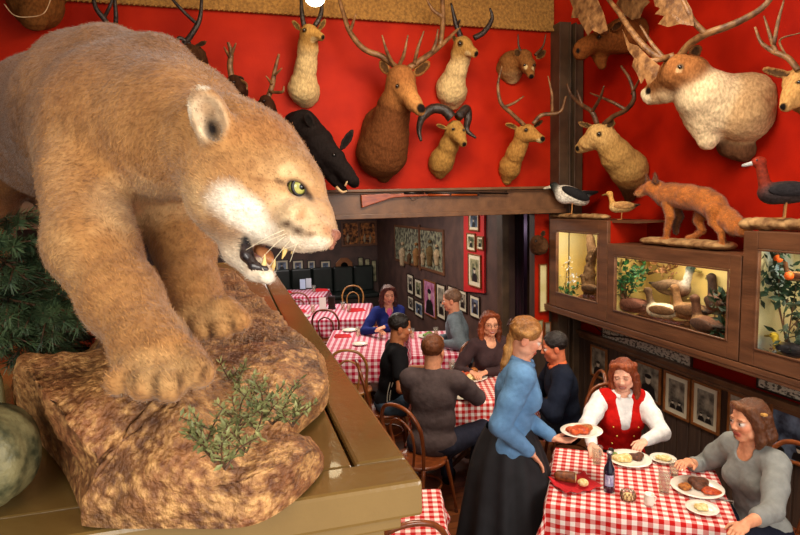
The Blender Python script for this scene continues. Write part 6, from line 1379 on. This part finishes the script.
# bottle
bt = thing('beer_bottle', 'dark blue glass bottle with a silver label in the middle of the near table', 'bottle', tpz(609, 491), TA)
MB().lathe([(.0001, .002), (.031, .0), (.0345, .006), (.0345, .125), (.031, .150), (.018, .180), (.0135, .200), (.0135, .232), (.0155, .234), (.0155, .246), (.0001, .246)], n=28).build('glass', mat('cobalt_glass', (16, 18, 40), (22, 24, 52), 4, .06, coat=1), bt, smooth=True)
MB().lathe([(.0165, .246), (.0165, .253), (.0001, .255)], n=20).build('cap', mat('bottle_cap', (210, 210, 214), metal=.6, rough=.3), bt, smooth=True)
def wrap(a0, a1, z0, z1, r, n=10): return [(r*math.cos(a0+(a1-a0)*i/n), r*math.sin(a0+(a1-a0)*i/n), z) for z in (z0, z1) for i in range(n+1)], [(i, i+1, 12+i, 11+i) for i in range(n)]
ac = math.atan2(-bt.location.y, -bt.location.x)-TA
v_, f_ = wrap(ac-.8, ac+.8, .045, .115, .0350); MB().add(v_, f_).build('label', mat('bottle_label', (120, 120, 170), (190, 190, 214), 30, .4), bt, smooth=True)
r_ = .0355; v_ = [(r_*math.cos(ac+a), r_*math.sin(ac+a), z) for a, z in ((0, .060), (.5, .08), (0, .10), (-.5, .08))]; MB().add(v_, [(0, 1, 2, 3)]).build('label_diamond', mat('label_white', (228, 228, 236)), bt)
# candle holder, creamer, glasses
ch_ = thing('candle_holder', 'round wire-caged glass candle holder beside the bottle', 'candle holder', tpz(628, 500)); b = MB()
for i in range(12):
    a = i*math.pi/6; b.tube([(.038*math.cos(a), .038*math.sin(a), .004), (.046*math.cos(a+.26), .046*math.sin(a+.26), .03), (.038*math.cos(a+.52), .038*math.sin(a+.52), .056)], .0024, 5); b.tube([(.038*math.cos(a), .038*math.sin(a), .004), (.046*math.cos(a-.26), .046*math.sin(a-.26), .03), (.038*math.cos(a-.52), .038*math.sin(a-.52), .056)], .0024, 5)
b.build('cage', mat('bronze', (110, 78, 50), (150, 110, 74), 20, .3, metal=.7), ch_, smooth=True); MB().lathe([(.0001, .001), (.034, .001), (.040, .03), (.035, .056), (.032, .056), (.036, .03), (.030, .006), (.0001, .006)], n=20).build('cup', m_tumb, ch_, smooth=True)
MB().lathe([(.0001, .007), (.026, .007), (.026, .035), (.0001, .036)], n=16).build('candle', mat('candle_wax', (236, 196, 130), emis=.5), ch_, smooth=True)
cr_ = thing('creamer', 'small white jug of cream nearest the camera beside the candle holder', 'jug', tpz(649, 505)); MB().lathe([(.0001, .001), (.024, .001), (.030, .02), (.030, .045), (.026, .062), (.029, .070), (.026, .070), (.024, .06), (.0001, .055)], n=22).build('jug', m_china, cr_, smooth=True); MB().tube(catmull([(.029, 0, .05), (.046, 0, .042), (.044, 0, .022), (.029, 0, .018)], 5), .004, 6).build('handle', m_china, cr_, smooth=True)
sh_ = thing('salt_shaker', 'glass salt shaker left of the plate of the woman in the red vest', 'shaker', tpz(611, 459)); MB().lathe([(.0001, .001), (.02, .001), (.018, .06), (.0001, .061)], n=14).build('jar', m_tumb, sh_, smooth=True); MB().lathe([(.019, .058), (.019, .070), (.012, .078), (.0001, .080)], n=14).build('lid', m_steel, sh_, smooth=True)
tumbler('water glass behind the bottle at the far left of the near table', tpz(597, 464), .125, .036)
tumbler('tall water glass held by the woman in the grey sweater', tpz(664, 493), .15, .038); tumbler('short water glass behind the tall one on the near table', tpz(674, 476), .10, .034)
def cutlery(label, p, a, L=.19):
    t = thing('fork', label, 'fork', tuple(p), a, 'forks'); MB().tube([(-L/2, 0, .003), (L*.2, 0, .005)], [.0045, .002], 6).build('handle', m_silver, t, smooth=True); b = MB().box((L*.28, 0, .005), (.03, .02, .002))
    for i in range(4): b.box((L*.40, -.008+i*.0053, .006), (.035, .0025, .002))
    b.build('tines', m_silver, t); return t
m_silver = mat('silver', (190, 186, 180), metal=.9, rough=.25)
cutlery('silver fork behind the small side plate on the near table', tpz(716, 500), TA)
# back tables
def napkin(label, p, rz=0, s=1.0):
    t = thing('folded_napkin', label, 'napkin', tuple(p), rz, 'folded red napkins'); MB().add([(-.10*s, -.05*s, 0), (.10*s, -.05*s, 0), (.10*s, .05*s, 0), (-.10*s, .05*s, 0), (-.08*s, 0, .045*s), (.07*s, 0, .03*s)], [(3, 2, 1, 0), (0, 1, 5, 4), (1, 2, 5), (2, 3, 4, 5), (3, 0, 4)]).build('cloth', m_nap, t, bevel=.006); return t
def holder(label, p, rz, col=(226, 222, 214)):
    t = thing('menu_holder', label, 'menu holder', tuple(p), rz, 'menu holders'); MB().box((0, 0, .012), (.13, .06, .024)).build('base', m_frame_d, t, bevel=.003); MB().box((0, -.008, .13), (.115, .004, .21)).build('card', mat('card_%d' % col[0], col), t); MB().box((0, .012, .12), (.12, .006, .19)).build('back_card', m_frame_d, t); return t
napkin('folded red napkin on the table left of the man in black', tpz(343, 337), -.1, 1.2); plate('white saucer at the front of the table left of the man in black', tpz(360, 345), .10, group='plates on the back tables'); plate('white plate by the folded napkin, on the table left of the man in black', tpz(350, 331), .11, group='plates on the back tables')
tumbler('water glass right of the folded napkin, beyond the man in black', tpz(358, 336), .12, .036); tumbler('water glass near the head of the man in black', tpz(381, 338), .12, .036); plate('plate with a red meal in front of the woman in the blue jacket', tpz(378, 330), .13, [(0, 0, .06, m_food5, .03, 'red_food')], group='plates on the back tables')
tumbler('water glass between the man in black and the receding-haired man', tpz(412, 338), .13, .038); tumbler('water glass in front of the receding-haired man', tpz(436, 336), .12, .036); plate('plate of green salad in front of the receding-haired man', tpz(428, 337), .14, [(0, 0, .09, m_food3, .04, 'salad')], group='plates on the back tables')
napkin('folded red napkin at the left of the alcove table', tpz(298, 312), 0, 1.5); napkin('folded red napkin at the right of the alcove table', tpz(357, 311), 0, 1.5); plate('white plate beside the left napkin of the alcove table', tpz(303, 317), .12, group='plates on the back tables')
holder('white menu holder in the middle of the alcove table', tpz(323, 311), -.2); holder('dark-backed menu holder right of the white one on the alcove table', tpz(332, 309), 2.6, (90, 80, 90))
for lb_, a in (('water glass left of the menu holders in the alcove', (313, 313)), ('water glass right of the menu holders in the alcove', (343, 310)), ('water glass by the right napkin in the alcove', (349, 312))): tumbler(lb_, tpz(*a), .14, .04)
holder('pale blue menu holder on the farthest table', tpz(303, 290), -.2, (180, 200, 226)); holder('second menu holder on the farthest table', tpz(309, 289), -.2, (196, 204, 214)); napkin('folded red napkin at the left of the farthest table', tpz(285, 293), 0, 1.5); napkin('folded red napkin at the right of the farthest table', tpz(322, 291), 0, 1.5)
tumbler('water glass at the right of the farthest table', tpz(314, 292), .14, .04)
plate('big platter of mixed food far side of the table behind the waitress', tpz(468, 378), .20, [(-.3, 0, .09, m_food5, .05, 'red_food'), (.3, .1, .09, m_food1, .05, 'fried_food'), (0, -.4, .07, m_food2, .04, 'pale_food')], group='plates on the shared table'); plate('plate of yellow food at the front of the table behind the waitress', tpz(464, 397), .13, [(0, 0, .07, m_food2, .03, 'pasta'), (.3, .3, .04, m_food3, .02, 'greens')], group='plates on the shared table')
tumbler('water glass by the hand of the man in the grey sweatshirt', tpz(452, 372), .12, .036); ca = thing('tea_light', 'small glowing tea light among the plates behind the waitress', 'candle', tpz(456, 381)); MB().lathe([(.0001, .001), (.03, .001), (.035, .05), (.0001, .05)], n=14).build('cup', mat('tea_glow', (255, 220, 150), emis=2.5), ca, smooth=True)
